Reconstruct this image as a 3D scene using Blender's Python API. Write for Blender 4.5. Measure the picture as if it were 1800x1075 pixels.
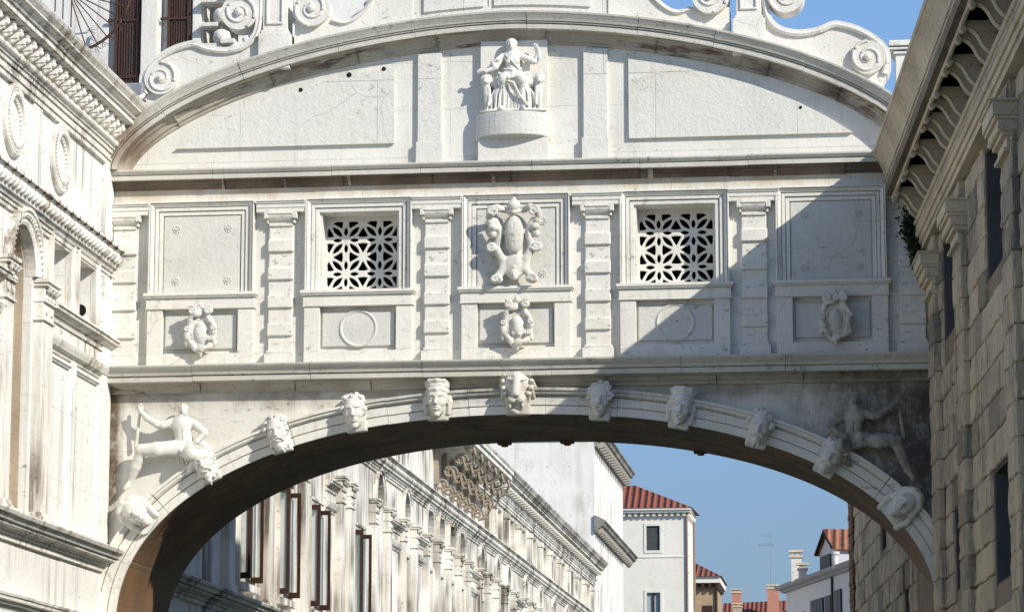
import bpy, bmesh, math, random
import numpy as np
from mathutils import Vector
random.seed(7)
S = bpy.context.scene
COL = S.collection
for _o in list(bpy.data.objects): bpy.data.objects.remove(_o)
R = math.radians

# ------------------------------------------------------------------ camera, world, sun, exposure
EYE = (0.0, -40.0, 5.5)
TILT, YAW = 9.7885, 6.7753
cam = bpy.data.cameras.new('camera'); cam.lens = 107.0; cam.sensor_width = 36.0
cam.clip_start = 0.5; cam.clip_end = 6000
co = bpy.data.objects.new('camera', cam); COL.objects.link(co)
co.location = EYE; co.rotation_euler = (R(90 + TILT), 0, R(YAW)); S.camera = co

LIGHT = Vector((-1.40, 1.0, -1.04)).normalized()          # direction the sunlight travels
ELEV = math.asin(-LIGHT.z); AZ = math.atan2(-LIGHT.x, -LIGHT.y)   # azimuth of the sun from +y towards +x
W = bpy.data.worlds.new('World'); S.world = W; W.use_nodes = True
nt = W.node_tree; nt.nodes.clear()
sky = nt.nodes.new('ShaderNodeTexSky'); sky.sky_type = 'NISHITA'; sky.sun_disc = False
sky.sun_elevation = ELEV; sky.sun_rotation = AZ; sky.altitude = 0; sky.air_density = 1.0
sky.dust_density = 0.4; sky.ozone_density = 3.0
hs = nt.nodes.new('ShaderNodeHueSaturation'); hs.inputs['Saturation'].default_value = 1.0; hs.inputs['Value'].default_value = 1.0
tcw = nt.nodes.new('ShaderNodeTexCoord'); spw = nt.nodes.new('ShaderNodeSeparateXYZ'); nt.links.new(tcw.outputs['Generated'], spw.inputs[0])
rw = nt.nodes.new('ShaderNodeMapRange'); rw.interpolation_type = 'SMOOTHSTEP'; nt.links.new(spw.outputs[2], rw.inputs[0]); rw.inputs[1].default_value = .03; rw.inputs[2].default_value = .30
mw = nt.nodes.new('ShaderNodeMix'); mw.data_type = 'RGBA'; mw.inputs[6].default_value = (.385, .415, .53, 1); mw.inputs[7].default_value = (.93, 1.02, 1.12, 1); nt.links.new(rw.outputs[0], mw.inputs[0])   # hazier, dimmer air low down
mm_ = nt.nodes.new('ShaderNodeMix'); mm_.data_type = 'RGBA'; mm_.blend_type = 'MULTIPLY'; mm_.inputs[0].default_value = 1.0
bg = nt.nodes.new('ShaderNodeBackground'); bg.inputs['Strength'].default_value = 0.14
wo = nt.nodes.new('ShaderNodeOutputWorld')
nt.links.new(sky.outputs[0], hs.inputs['Color']); nt.links.new(hs.outputs[0], mm_.inputs[6]); nt.links.new(mw.outputs[2], mm_.inputs[7]); nt.links.new(mm_.outputs[2], bg.inputs[0]); nt.links.new(bg.outputs[0], wo.inputs[0])
sl = bpy.data.lights.new('sun', 'SUN'); sl.energy = 5.0; sl.angle = R(0.5); sl.color = (1.0, 0.94, 0.84)
so = bpy.data.objects.new('sun', sl); COL.objects.link(so)
so.rotation_euler = LIGHT.to_track_quat('-Z', 'Y').to_euler(); so.location = (20, -60, 40)
S.view_settings.view_transform = 'Standard'; S.view_settings.look = 'None'
S.view_settings.exposure = 0.1; S.view_settings.gamma = 1.0
S.cycles.max_bounces = 6; S.cycles.diffuse_bounces = 4

# ------------------------------------------------------------------ object helpers
def tag(o, label=None, cat=None, group=None, kind=None):
    if label: o['label'] = label
    if cat: o['category'] = cat
    if group: o['group'] = group
    if kind: o['kind'] = kind
    return o
def empty(name, loc):
    o = bpy.data.objects.new(name, None); COL.objects.link(o); o.location = loc; o.empty_display_size = .3
    return o
def wloc(p):
    v = Vector((0, 0, 0))
    while p is not None: v = v + p.location; p = p.parent
    return v
def copy_part(o, parent, shift):
    """copy of a part and its sub-parts, moved by a world shift"""
    c = o.copy(); COL.objects.link(c); c.parent = parent; c.location = o.location + Vector(shift)
    for ch in [k for k in COL.objects if k.parent is o]:
        d = ch.copy(); COL.objects.link(d); d.parent = c
    return c

class Fr:                                                     # a wall frame: a along, b up, d out of the wall
    def __init__(s, O, U, V, N): s.O, s.U, s.V, s.N = Vector(O), Vector(U).normalized(), Vector(V).normalized(), Vector(N).normalized()
    def p(s, a, b, d=0.0): return s.O + s.U * a + s.V * b + s.N * d
BF = Fr((0, 0, 0), (1, 0, 0), (0, 0, 1), (0, -1, 0))          # bridge front
def shallow(k):
    f = Fr((0, 0, 0), (1, 0, 0), (0, 0, 1), (0, -1, 0)); f.N = f.N * k; return f
BS, BU, BP = shallow(.62), shallow(.55), shallow(.82)          # the same plane with flatter relief
PF = Fr((-10.3, 0, 0), (0, 1, 0), (0, 0, 1), (1, 0, 0))       # palace, canal side
_d = Vector((-0.07584, 0.99712, 0))
RF = Fr((0.83, 0, 0), -_d, (0, 0, 1), (-0.99712, -0.07584, 0))  # prison, canal side (a runs towards the camera)

class MB:
    def __init__(s, fr=None): s.v, s.f, s.fr, s.tone = [], [], fr, []
    def add(s, vs, fs):
        n = len(s.v); s.v += [tuple(x) for x in vs]; s.f += [tuple(n + i for i in f) for f in fs]
        return s
    def box(s, a0, a1, b0, b1, d0, d1, fr=None):
        fr = fr or s.fr
        P = [fr.p(a, b, d) for d in (d0, d1) for b in (b0, b1) for a in (a0, a1)]
        return s.add(P, [(0, 2, 3, 1), (4, 5, 7, 6), (0, 1, 5, 4), (2, 6, 7, 3), (0, 4, 6, 2), (1, 3, 7, 5)])
    def taper(s, a0, a1, b0, b1, d0, d1, ta, tb, fr=None):     # box whose front face is smaller
        fr = fr or s.fr
        P = [fr.p(a, b, d0) for b in (b0, b1) for a in (a0, a1)] + [fr.p(a, b, d1) for b in (b0 + tb, b1 - tb) for a in (a0 + ta, a1 - ta)]
        return s.add(P, [(0, 2, 3, 1), (4, 5, 7, 6), (0, 1, 5, 4), (2, 6, 7, 3), (0, 4, 6, 2), (1, 3, 7, 5)])
    def sweep(s, path, prof, closed=False, fr=None, caps=True):
        """prof (o, d): o offset to the left of the path in the wall plane, d out of the wall"""
        fr = fr or s.fr; n = len(path); L = []
        for i in range(n):
            p = path[i]
            a = path[i - 1] if (i > 0 or closed) else None
            c = path[(i + 1) % n] if (i < n - 1 or closed) else None
            def nrm(u, w):
                x, y = w[0] - u[0], w[1] - u[1]; l = math.hypot(x, y) or 1; return (-y / l, x / l)
            if a is None: m = nrm(p, c)
            elif c is None: m = nrm(a, p)
            else:
                n1, n2 = nrm(a, p), nrm(p, c); x, y = n1[0] + n2[0], n1[1] + n2[1]
                k = 1 + n1[0] * n2[0] + n1[1] * n2[1]; m = (x / max(k, .2), y / max(k, .2))
            L.append([fr.p(p[0] + m[0] * o, p[1] + m[1] * o, d) for o, d in prof])
        m = len(prof); vs = [q for r in L for q in r]; fs = []
        for i in range(n if closed else n - 1):
            j = (i + 1) % n
            for k in range(m - 1): fs.append((i * m + k, j * m + k, j * m + k + 1, i * m + k + 1))
        if not closed and caps:
            fs.append(tuple(range(m))); fs.append(tuple((n - 1) * m + k for k in reversed(range(m))))
        return s.add(vs, fs)
    def slab(s, outer, holes, d0, d1, fr=None, back=True):
        """plate with holes between depths d0 (back) and d1 (front)"""
        fr = fr or s.fr; bm = bmesh.new(); loops = [outer] + list(holes); es = []
        for lp in loops:
            vs = [bm.verts.new((x, y, 0)) for x, y in lp]
            es += [bm.edges.new((vs[i], vs[(i + 1) % len(vs)])) for i in range(len(vs))]
        bmesh.ops.triangle_fill(bm, use_beauty=True, use_dissolve=False, edges=es, normal=(0, 0, 1))
        bm.verts.index_update(); V2 = [v.co.copy() for v in bm.verts]; F2 = []
        for f in bm.faces:
            ix = [v.index for v in f.verts]
            if f.normal.z < 0: ix.reverse()
            F2.append(ix)
        bm.free()
        s.add([fr.p(c.x, c.y, d1) for c in V2], F2)
        if back: s.add([fr.p(c.x, c.y, d0) for c in V2], [list(reversed(f)) for f in F2])
        for lp in loops:
            ar = sum(lp[i][0] * lp[(i + 1) % len(lp)][1] - lp[(i + 1) % len(lp)][0] * lp[i][1] for i in range(len(lp)))
            if (ar > 0) != (lp is outer): lp = lp[::-1]
            n = len(lp)
            s.add([fr.p(x, y, d1) for x, y in lp] + [fr.p(x, y, d0) for x, y in lp], [(i, i + n, (i + 1) % n + n, (i + 1) % n) for i in range(n)])
        return s
    def tube(s, pts, r, n=8, rads=None):
        pts = [Vector(p) for p in pts]; rings = []
        for i, p in enumerate(pts):
            t = (pts[min(i + 1, len(pts) - 1)] - pts[max(i - 1, 0)]).normalized()
            up = Vector((0, 0, 1)) if abs(t.z) < .9 else Vector((1, 0, 0))
            x = t.cross(up).normalized(); y = x.cross(t); rr = rads[i] if rads else r
            rings.append([p + x * math.cos(k * 2 * math.pi / n) * rr + y * math.sin(k * 2 * math.pi / n) * rr for k in range(n)])
        vs = [q for g in rings for q in g]; fs = []
        for i in range(len(pts) - 1):
            for k in range(n): fs.append((i * n + k, i * n + (k + 1) % n, (i + 1) * n + (k + 1) % n, (i + 1) * n + k))
        fs.append(tuple(reversed(range(n)))); fs.append(tuple((len(pts) - 1) * n + k for k in range(n)))
        return s.add(vs, fs)
    def lathe(s, ca, cb, prof, n=24, fr=None):
        """revolve (r, d) about the wall normal at (ca, cb)"""
        fr = fr or s.fr; m = len(prof); vs = []; fs = []
        for i in range(n):
            t = 2 * math.pi * i / n
            vs += [fr.p(ca + r * math.cos(t), cb + r * math.sin(t), d) for r, d in prof]
        for i in range(n):
            j = (i + 1) % n
            for k in range(m - 1): fs.append((i * m + k, j * m + k, j * m + k + 1, i * m + k + 1))
        return s.add(vs, fs)
    def each(s, name, mat, parent=None, **kw):
        o = s.build(name, mat, parent, **kw); s.v, s.f = [], []; return o
    def build(s, name, mat, parent=None, smooth=False, bev=0, fix=True):
        off = wloc(parent); me = bpy.data.meshes.new(name)
        me.from_pydata([(x - off.x, y - off.y, z - off.z) for x, y, z in s.v], [], s.f)
        if fix:
            bm = bmesh.new(); bm.from_mesh(me); bmesh.ops.recalc_face_normals(bm, faces=bm.faces); bm.to_mesh(me); bm.free()
        if s.tone:
            at = me.attributes.new('tone', 'FLOAT', 'POINT'); at.data.foreach_set('value', (s.tone + [.5] * len(s.v))[:len(s.v)])
        me.materials.append(mat)
        if smooth: me.polygons.foreach_set('use_smooth', [True] * len(me.polygons))
        me.update()
        o = bpy.data.objects.new(name, me); COL.objects.link(o); o.parent = parent
        if bev:
            b = o.modifiers.new('bevel', 'BEVEL'); b.width = bev; b.segments = 2; b.limit_method = 'ANGLE'; b.angle_limit = R(38); b.harden_normals = False
        return o
def circ(ca, cb, r, n=24, a0=0, a1=360, ry=None):
    full = abs(a1 - a0) >= 360; m = n if full else n + 1
    return [(ca + r * math.cos(R(a0 + (a1 - a0) * i / n)), cb + (ry or r) * math.sin(R(a0 + (a1 - a0) * i / n))) for i in range(m)]
def archop(a0, a1, b0, bs, n=14):                             # opening outline with a round head springing at bs
    r = (a1 - a0) / 2
    return [(a0, b0), (a1, b0)] + circ((a0 + a1) / 2, bs, r, n, 0, 180)
def rect(a0, a1, b0, b1): return [(a0, b0), (a1, b0), (a1, b1), (a0, b1)]

# ------------------------------------------------------------------ materials
def mat(name): 
    m = bpy.data.materials.new(name); m.use_nodes = True; t = m.node_tree; t.nodes.clear()
    o = t.nodes.new('ShaderNodeOutputMaterial'); b = t.nodes.new('ShaderNodeBsdfPrincipled'); t.links.new(b.outputs[0], o.inputs[0])
    b.inputs['Roughness'].default_value = .75; b.inputs['Specular IOR Level'].default_value = .3
    return m, t, b
class NT:
    def __init__(s, t):
        s.t = t; s.tc = t.nodes.new('ShaderNodeTexCoord').outputs['Object']
    def n(s, ty, **kw):
        x = s.t.nodes.new(ty)
        for k, v in kw.items():
            if k.startswith('_'): setattr(x, k[1:], v)
            else:
                i = x.inputs[int(k[1:])] if k[0] == 'i' and k[1:].isdigit() else x.inputs[k.replace('__', ' ')]
                if hasattr(v, 'is_output'): s.t.links.new(v, i)
                else: i.default_value = v
        return x
    def map(s, sc=(1, 1, 1), loc=(0, 0, 0), rot=(0, 0, 0)): return s.n('ShaderNodeMapping', Vector=s.tc, Scale=sc, Location=loc, Rotation=rot).outputs[0]
    def noise(s, scale, det=4, rough=.55, vec=None, dist=0): return s.n('ShaderNodeTexNoise', Vector=vec or s.tc, Scale=scale, Detail=det, Roughness=rough, Distortion=dist).outputs[0]
    def ramp(s, x, p0, p1, v0=0, v1=1): return s.n('ShaderNodeMapRange', Value=x, From__Min=p0, From__Max=p1, To__Min=v0, To__Max=v1).outputs[0]
    def m(s, op, a, b=0.0, c=0.0): return s.n('ShaderNodeMath', _operation=op, i0=a, i1=b, i2=c).outputs[0]
    def mix(s, f, a, b, bt='MIX'):
        x = s.t.nodes.new('ShaderNodeMix'); x.data_type = 'RGBA'; x.blend_type = bt
        for i, v in ((0, f), (6, a), (7, b)):
            if hasattr(v, 'is_output'): s.t.links.new(v, x.inputs[i])
            else: x.inputs[i].default_value = v if i == 0 else (tuple(v) + (1,) if len(v) == 3 else v)
        return x.outputs[2]
    def bump(s, h, strength, dist): return s.n('ShaderNodeBump', Height=h, Strength=strength, Distance=dist).outputs[0]

def stone(name, c1, c2, joint=None, axis='x', streak=.3, streakc=(.22, .2, .18), stain=.2, stainc=(.3, .2, .1), spots=.15, bump=.5,
          zband=None, xdirt=None, jw=1.0, crust=.75, tone=False, dirt2=None, sscale=(9, 9, .55), sth=(.52, .72)):
    m, t, b = mat(name); N = NT(t)
    n1 = N.noise(1.1, 4, .6); col = N.mix(N.ramp(n1, .35, .65), c1, c2)
    col = N.mix(N.m('MULTIPLY', N.ramp(N.noise(14, 5, .7), .45, .75), .35), col, [x * .82 for x in c1])
    h = N.noise(14, 6, .72)
    if joint:
        w, hh, off = joint
        sep = N.n('ShaderNodeSeparateXYZ', Vector=N.tc)
        v = N.n('ShaderNodeCombineXYZ', X=sep.outputs[0 if axis == 'x' else 1], Y=sep.outputs[2]).outputs[0]
        br = N.n('ShaderNodeTexBrick', Vector=v, Scale=1.0, Color1=(.35, .35, .35, 1), Color2=(.65, .65, .65, 1), Mortar=(0, 0, 0, 1))
        br.inputs['Mortar Size'].default_value = .006; br.inputs['Mortar Smooth'].default_value = .4
        br.inputs['Brick Width'].default_value = w; br.inputs['Row Height'].default_value = hh; br.offset = off
        val = N.n('ShaderNodeRGBToBW', Color=br.outputs[0]).outputs[0]
        col = N.mix(N.ramp(val, .35, .65, 0, .28), col, [x * .80 for x in c2])
        gap = N.m('MULTIPLY', br.outputs[1], N.ramp(N.noise(3), .35, .6, .15 * jw, .75 * jw))
        col = N.mix(gap, col, (.16, .13, .1)); h = N.m('SUBTRACT', h, N.m('MULTIPLY', br.outputs[1], 1.5))
    st = N.ramp(N.noise(1.0, 5, .7, N.map(sscale)), sth[0], sth[1])
    st = N.m('MULTIPLY', st, N.ramp(N.noise(.9, 1), .38, .62))
    col = N.mix(N.m('MULTIPLY', st, streak), col, streakc)
    sn = N.m('MULTIPLY', N.ramp(N.noise(2.3, 6, .72, N.map((1, 1, .8), (3, 1, 7)), 1.2), .56, .72), stain)
    col = N.mix(sn, col, stainc)
    sp = N.m('MULTIPLY', N.ramp(N.noise(26, 3, .6), .66, .74), spots)
    col = N.mix(sp, col, (.2, .18, .15))
    if tone:                                               # every ashlar has its own shade; a few are blackened
        ta = N.n('ShaderNodeAttribute', _attribute_name='tone').outputs[2]
        col = N.mix(N.ramp(ta, .0, .45, .35, 0), col, (.3, .27, .22)); col = N.mix(N.ramp(ta, .55, 1, 0, .3), col, (.66, .58, .45)); col = N.mix(N.m('MULTIPLY', N.ramp(ta, .2, .12), N.ramp(N.noise(8, 8, .75), .35, .55, .2, .65)), col, (.12, .11, .095))
    if zband:                                              # a darker band of its own height, ragged edge: (z0, z1, amount, colour)
        for z0, z1, am, dc in zband:
            sep = N.n('ShaderNodeSeparateXYZ', Vector=N.tc)
            z = N.m('ADD', sep.outputs[2], N.m('MULTIPLY', N.m('SUBTRACT', N.noise(2.2, 6, .75, N.map((1.6, 1.6, .5))), .5), (z1 - z0) * 1.6))
            f = N.m('MULTIPLY', N.ramp(z, z0, z0 + (z1 - z0) * .5), am)
            f = N.m('MULTIPLY', f, N.ramp(z, z1 + .02, z1 + .12, 1, 0))
            f = N.m('MULTIPLY', f, N.ramp(N.noise(1.3, 4, .6, N.map((1, 1, 1), (9, 4, 1))), .35, .6, .25, 1))
            col = N.mix(f, col, dc)
    if xdirt:                                              # (x0, x1, zlo, zhi, amount, colour): black crust towards one end
        for x0, x1, zl, zh, am, dc, wob in xdirt:
            sep = N.n('ShaderNodeSeparateXYZ', Vector=N.tc)
            nn = N.m('SUBTRACT', N.noise(1.5, 6, .72, N.map((1.3, 1, .55), (2, 5, 3)), .5), .5)
            xx = N.m('ADD', sep.outputs[0], N.m('MULTIPLY', nn, wob))
            f = N.m('MULTIPLY', N.ramp(xx, x0, x1), am)
            zz = N.m('ADD', sep.outputs[2], N.m('MULTIPLY', nn, .5))
            f = N.m('MULTIPLY', f, N.ramp(zz, zl, zl + .3)); f = N.m('MULTIPLY', f, N.ramp(sep.outputs[2], zh, zh + .02, 1, 0))
            f = N.m('MULTIPLY', f, N.ramp(N.noise(6, 5, .8, N.map((1, 1, .6))), .34, .52, .45, 1))
            col = N.mix(f, col, dc)
    vo = N.n('ShaderNodeTexVoronoi', _feature='DISTANCE_TO_EDGE', Vector=N.n('ShaderNodeVectorMath', _operation='ADD', i0=N.tc, i1=N.n('ShaderNodeVectorMath', _operation='SCALE', i0=N.n('ShaderNodeTexNoise', Vector=N.tc, Scale=1.6, Detail=1).outputs[1], Scale=.45).outputs[0]).outputs[0], Scale=.6).outputs[0]
    ck = N.m('MULTIPLY', N.ramp(vo, .0, .008, 1, 0), N.ramp(N.noise(.9, 2, .5, N.map((1, 1, 1), (4, 7, 2))), .54, .60)); col = N.mix(N.m('MULTIPLY', ck, .3), col, (.2, .17, .13))
    cr = N.m('MULTIPLY', N.ramp(N.noise(7, 6, .8, N.map((1, 1, 1.6), (1, 9, 4))), .57, .64), N.ramp(N.noise(.9, 2, .6, N.map((1, 1, 1), (8, 2, 5))), .45, .6)); col = N.mix(N.m('MULTIPLY', cr, crust), col, (.13, .115, .095))
    col = N.mix(N.m('MULTIPLY', N.ramp(n1, .5, .3), .3), col, [x * k for x, k in zip(c1, (.86, .83, .74))])
    t.links.new(col, b.inputs['Base Color'])
    t.links.new(N.bump(h, bump, .018), b.inputs['Normal'])
    b.inputs['Roughness'].default_value = .75
    return m
def plain(name, c, rough=.6, metal=0, var=.25, scale=8, bump=.2, c2=None):
    m, t, b = mat(name); N = NT(t)
    col = N.mix(N.ramp(N.noise(scale, 5, .65), .35, .65), c, c2 or [x * (1 - var) for x in c])
    t.links.new(col, b.inputs['Base Color']); b.inputs['Roughness'].default_value = rough; b.inputs['Metallic'].default_value = metal
    t.links.new(N.bump(N.noise(scale * 4, 4), bump, .01), b.inputs['Normal'])
    return m
MAR, MAR2 = (.75, .735, .68), (.65, .63, .56)
BRN = (.15, .1, .06)
M = {}
M['wall'] = stone('istrian_stone_wall', MAR, MAR2, joint=(2.1, .66, .43), jw=.35, streak=.35, stain=.3,
                  zband=[(14.0, 14.19, .7, (.42, .31, .17)), (11.05, 11.42, .8, (.22, .18, .13))], xdirt=[(3.6, 4.8, 9.6, 11.7, .88, (.075, .063, .048), 2.6), (5.1, 5.5, 7.0, 11.7, .9, (.07, .06, .05), .9), (-5.38, -5.56, 7, 14.2, .8, (.2, .14, .08), .5), (-5.33, -5.46, 9.7, 11.35, .95, (.1, .065, .035), .3)])  # brown stain on the frieze, darker band below the lower cornice
M['trim'] = stone('istrian_stone_trim', (.76, .74, .68), (.67, .645, .575), streak=.35, stain=.22, bump=.5)
M['arcv'] = stone('archivolt_stone', (.76, .74, .68), (.67, .645, .575), streak=.35, stain=.3, bump=.5, xdirt=[(-2.7, -2.1, 11.08, 11.6, .9, (.09, .075, .055), 1.2)])
M['panel'] = stone('weathered_stone_panel', (.66, .65, .6), (.57, .56, .51), streak=.12, stain=.15, spots=.3, bump=.7)
M['ped'] = stone('pediment_stone', (.72, .71, .655), (.66, .65, .59), joint=(1.9, 1.3, .37), jw=.5, streak=.2, stain=.2, spots=.35, bump=.7)
M['carve'] = stone('carved_stone', (.72, .71, .66), (.63, .61, .55), streak=.3, stain=.2, spots=.25, bump=.5, sscale=(7, 7, 1.2))
M['carved'] = stone('carved_dirty_stone', (.7, .68, .62), (.56, .53, .46), streak=.5, streakc=(.2, .16, .12), stain=.5, stainc=(.22, .15, .1), spots=.3, bump=.5, sscale=(7, 7, 1.5))
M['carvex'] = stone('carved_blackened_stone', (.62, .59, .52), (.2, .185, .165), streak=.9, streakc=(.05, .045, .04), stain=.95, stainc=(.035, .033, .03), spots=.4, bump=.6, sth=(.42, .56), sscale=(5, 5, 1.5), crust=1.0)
M['carvbr'] = stone('brown_carved_stone', (.36, .31, .25), (.2, .17, .13), streak=.6, streakc=(.08, .06, .04), stain=.6, stainc=(.1, .08, .05))
M['cyma'] = stone('cornice_stone', (.62, .6, .53), (.5, .48, .42), streak=.35, streakc=(.3, .27, .22), stain=.3, sscale=(.6, 3, 9), xdirt=[(-5.0, -5.3, 14.3, 15.6, .8, (.2, .13, .08), .6)])
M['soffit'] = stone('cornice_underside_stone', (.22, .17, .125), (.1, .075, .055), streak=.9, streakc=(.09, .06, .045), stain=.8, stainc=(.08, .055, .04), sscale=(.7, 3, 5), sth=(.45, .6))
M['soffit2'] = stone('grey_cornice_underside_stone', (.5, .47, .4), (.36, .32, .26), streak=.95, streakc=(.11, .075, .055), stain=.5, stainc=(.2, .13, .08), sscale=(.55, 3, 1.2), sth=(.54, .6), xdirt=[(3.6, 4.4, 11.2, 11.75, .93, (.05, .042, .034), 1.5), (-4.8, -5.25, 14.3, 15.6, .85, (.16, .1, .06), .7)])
M['blackst'] = stone('blackened_stone', (.34, .32, .28), (.13, .12, .11), axis='y', streak=.8, streakc=(.05, .05, .045), stain=.5, stainc=(.05, .045, .04), sscale=(4, 4, .5))
M['vault'] = stone('vault_brown_stone', (.24, .135, .06), (.14, .085, .045), joint=(.8, .5, .5), streak=.5, streakc=(.07, .05, .03), stain=.5, stainc=(.06, .04, .03), zband=[(9.3, 14, .95, (.035, .027, .018))])  # brown at the feet, much darker from there up to the crown
M['pal'] = stone('palace_wall_stone', (.80, .79, .755), (.74, .73, .685), joint=(1.4, .9, .5), jw=.3, axis='y', streak=.75, streakc=(.24, .21, .17), stain=.25, stainc=(.42, .36, .26), sscale=(5, 5, .22), sth=(.5, .66))
M['palt'] = stone('palace_trim_stone', (.79, .77, .72), (.7, .67, .6), axis='y', streak=.9, streakc=(.19, .15, .11), stain=.5, stainc=(.36, .27, .18), sscale=(5, 5, .45), sth=(.47, .6))
M['palf'] = stone('palace_streaked_stone', (.77, .755, .71), (.64, .6, .52), axis='y', streak=1.0, streakc=(.13, .11, .085), stain=.5, stainc=(.34, .26, .17), sscale=(4.5, 4.5, .16), sth=(.42, .56))
M['palb'] = stone('palace_brown_reveal', (.5, .42, .32), (.36, .29, .21), axis='y', streak=.6, streakc=(.16, .11, .07), stain=.5, stainc=(.2, .14, .09))
M['rust'] = stone('rusticated_stone', (.62, .51, .36), (.45, .375, .27), axis='y', streak=.85, streakc=(.13, .12, .11), stain=.6, stainc=(.14, .12, .1), spots=.6, bump=1.3, sscale=(11, 11, .5), sth=(.44, .56), crust=.9, tone=True)
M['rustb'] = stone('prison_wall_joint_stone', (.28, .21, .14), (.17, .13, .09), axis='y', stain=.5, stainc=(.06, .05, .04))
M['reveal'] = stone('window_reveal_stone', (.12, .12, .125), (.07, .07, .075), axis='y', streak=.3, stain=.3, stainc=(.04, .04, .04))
M['prt'] = stone('prison_trim_stone', (.72, .61, .45), (.5, .42, .31), axis='y', streak=.6, streakc=(.18, .14, .1), stain=.5, stainc=(.2, .15, .1), sscale=(5, 5, 1.2))
M['prs'] = stone('prison_soffit_stone', (.24, .19, .13), (.14, .11, .08), axis='y', streak=.6, streakc=(.06, .05, .04), stain=.5, stainc=(.05, .04, .03))
M['iron'] = plain('rusty_iron', (.1, .055, .04), .7, .3, .5, 30)
M['dark'] = plain('dark_interior', (.012, .011, .01), .9)
M['wood'] = plain('brown_painted_wood', (.055, .024, .014), .5, 0, .35, 12)
M['lead'] = plain('grey_lead', (.3, .31, .33), .5, .2)
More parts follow.
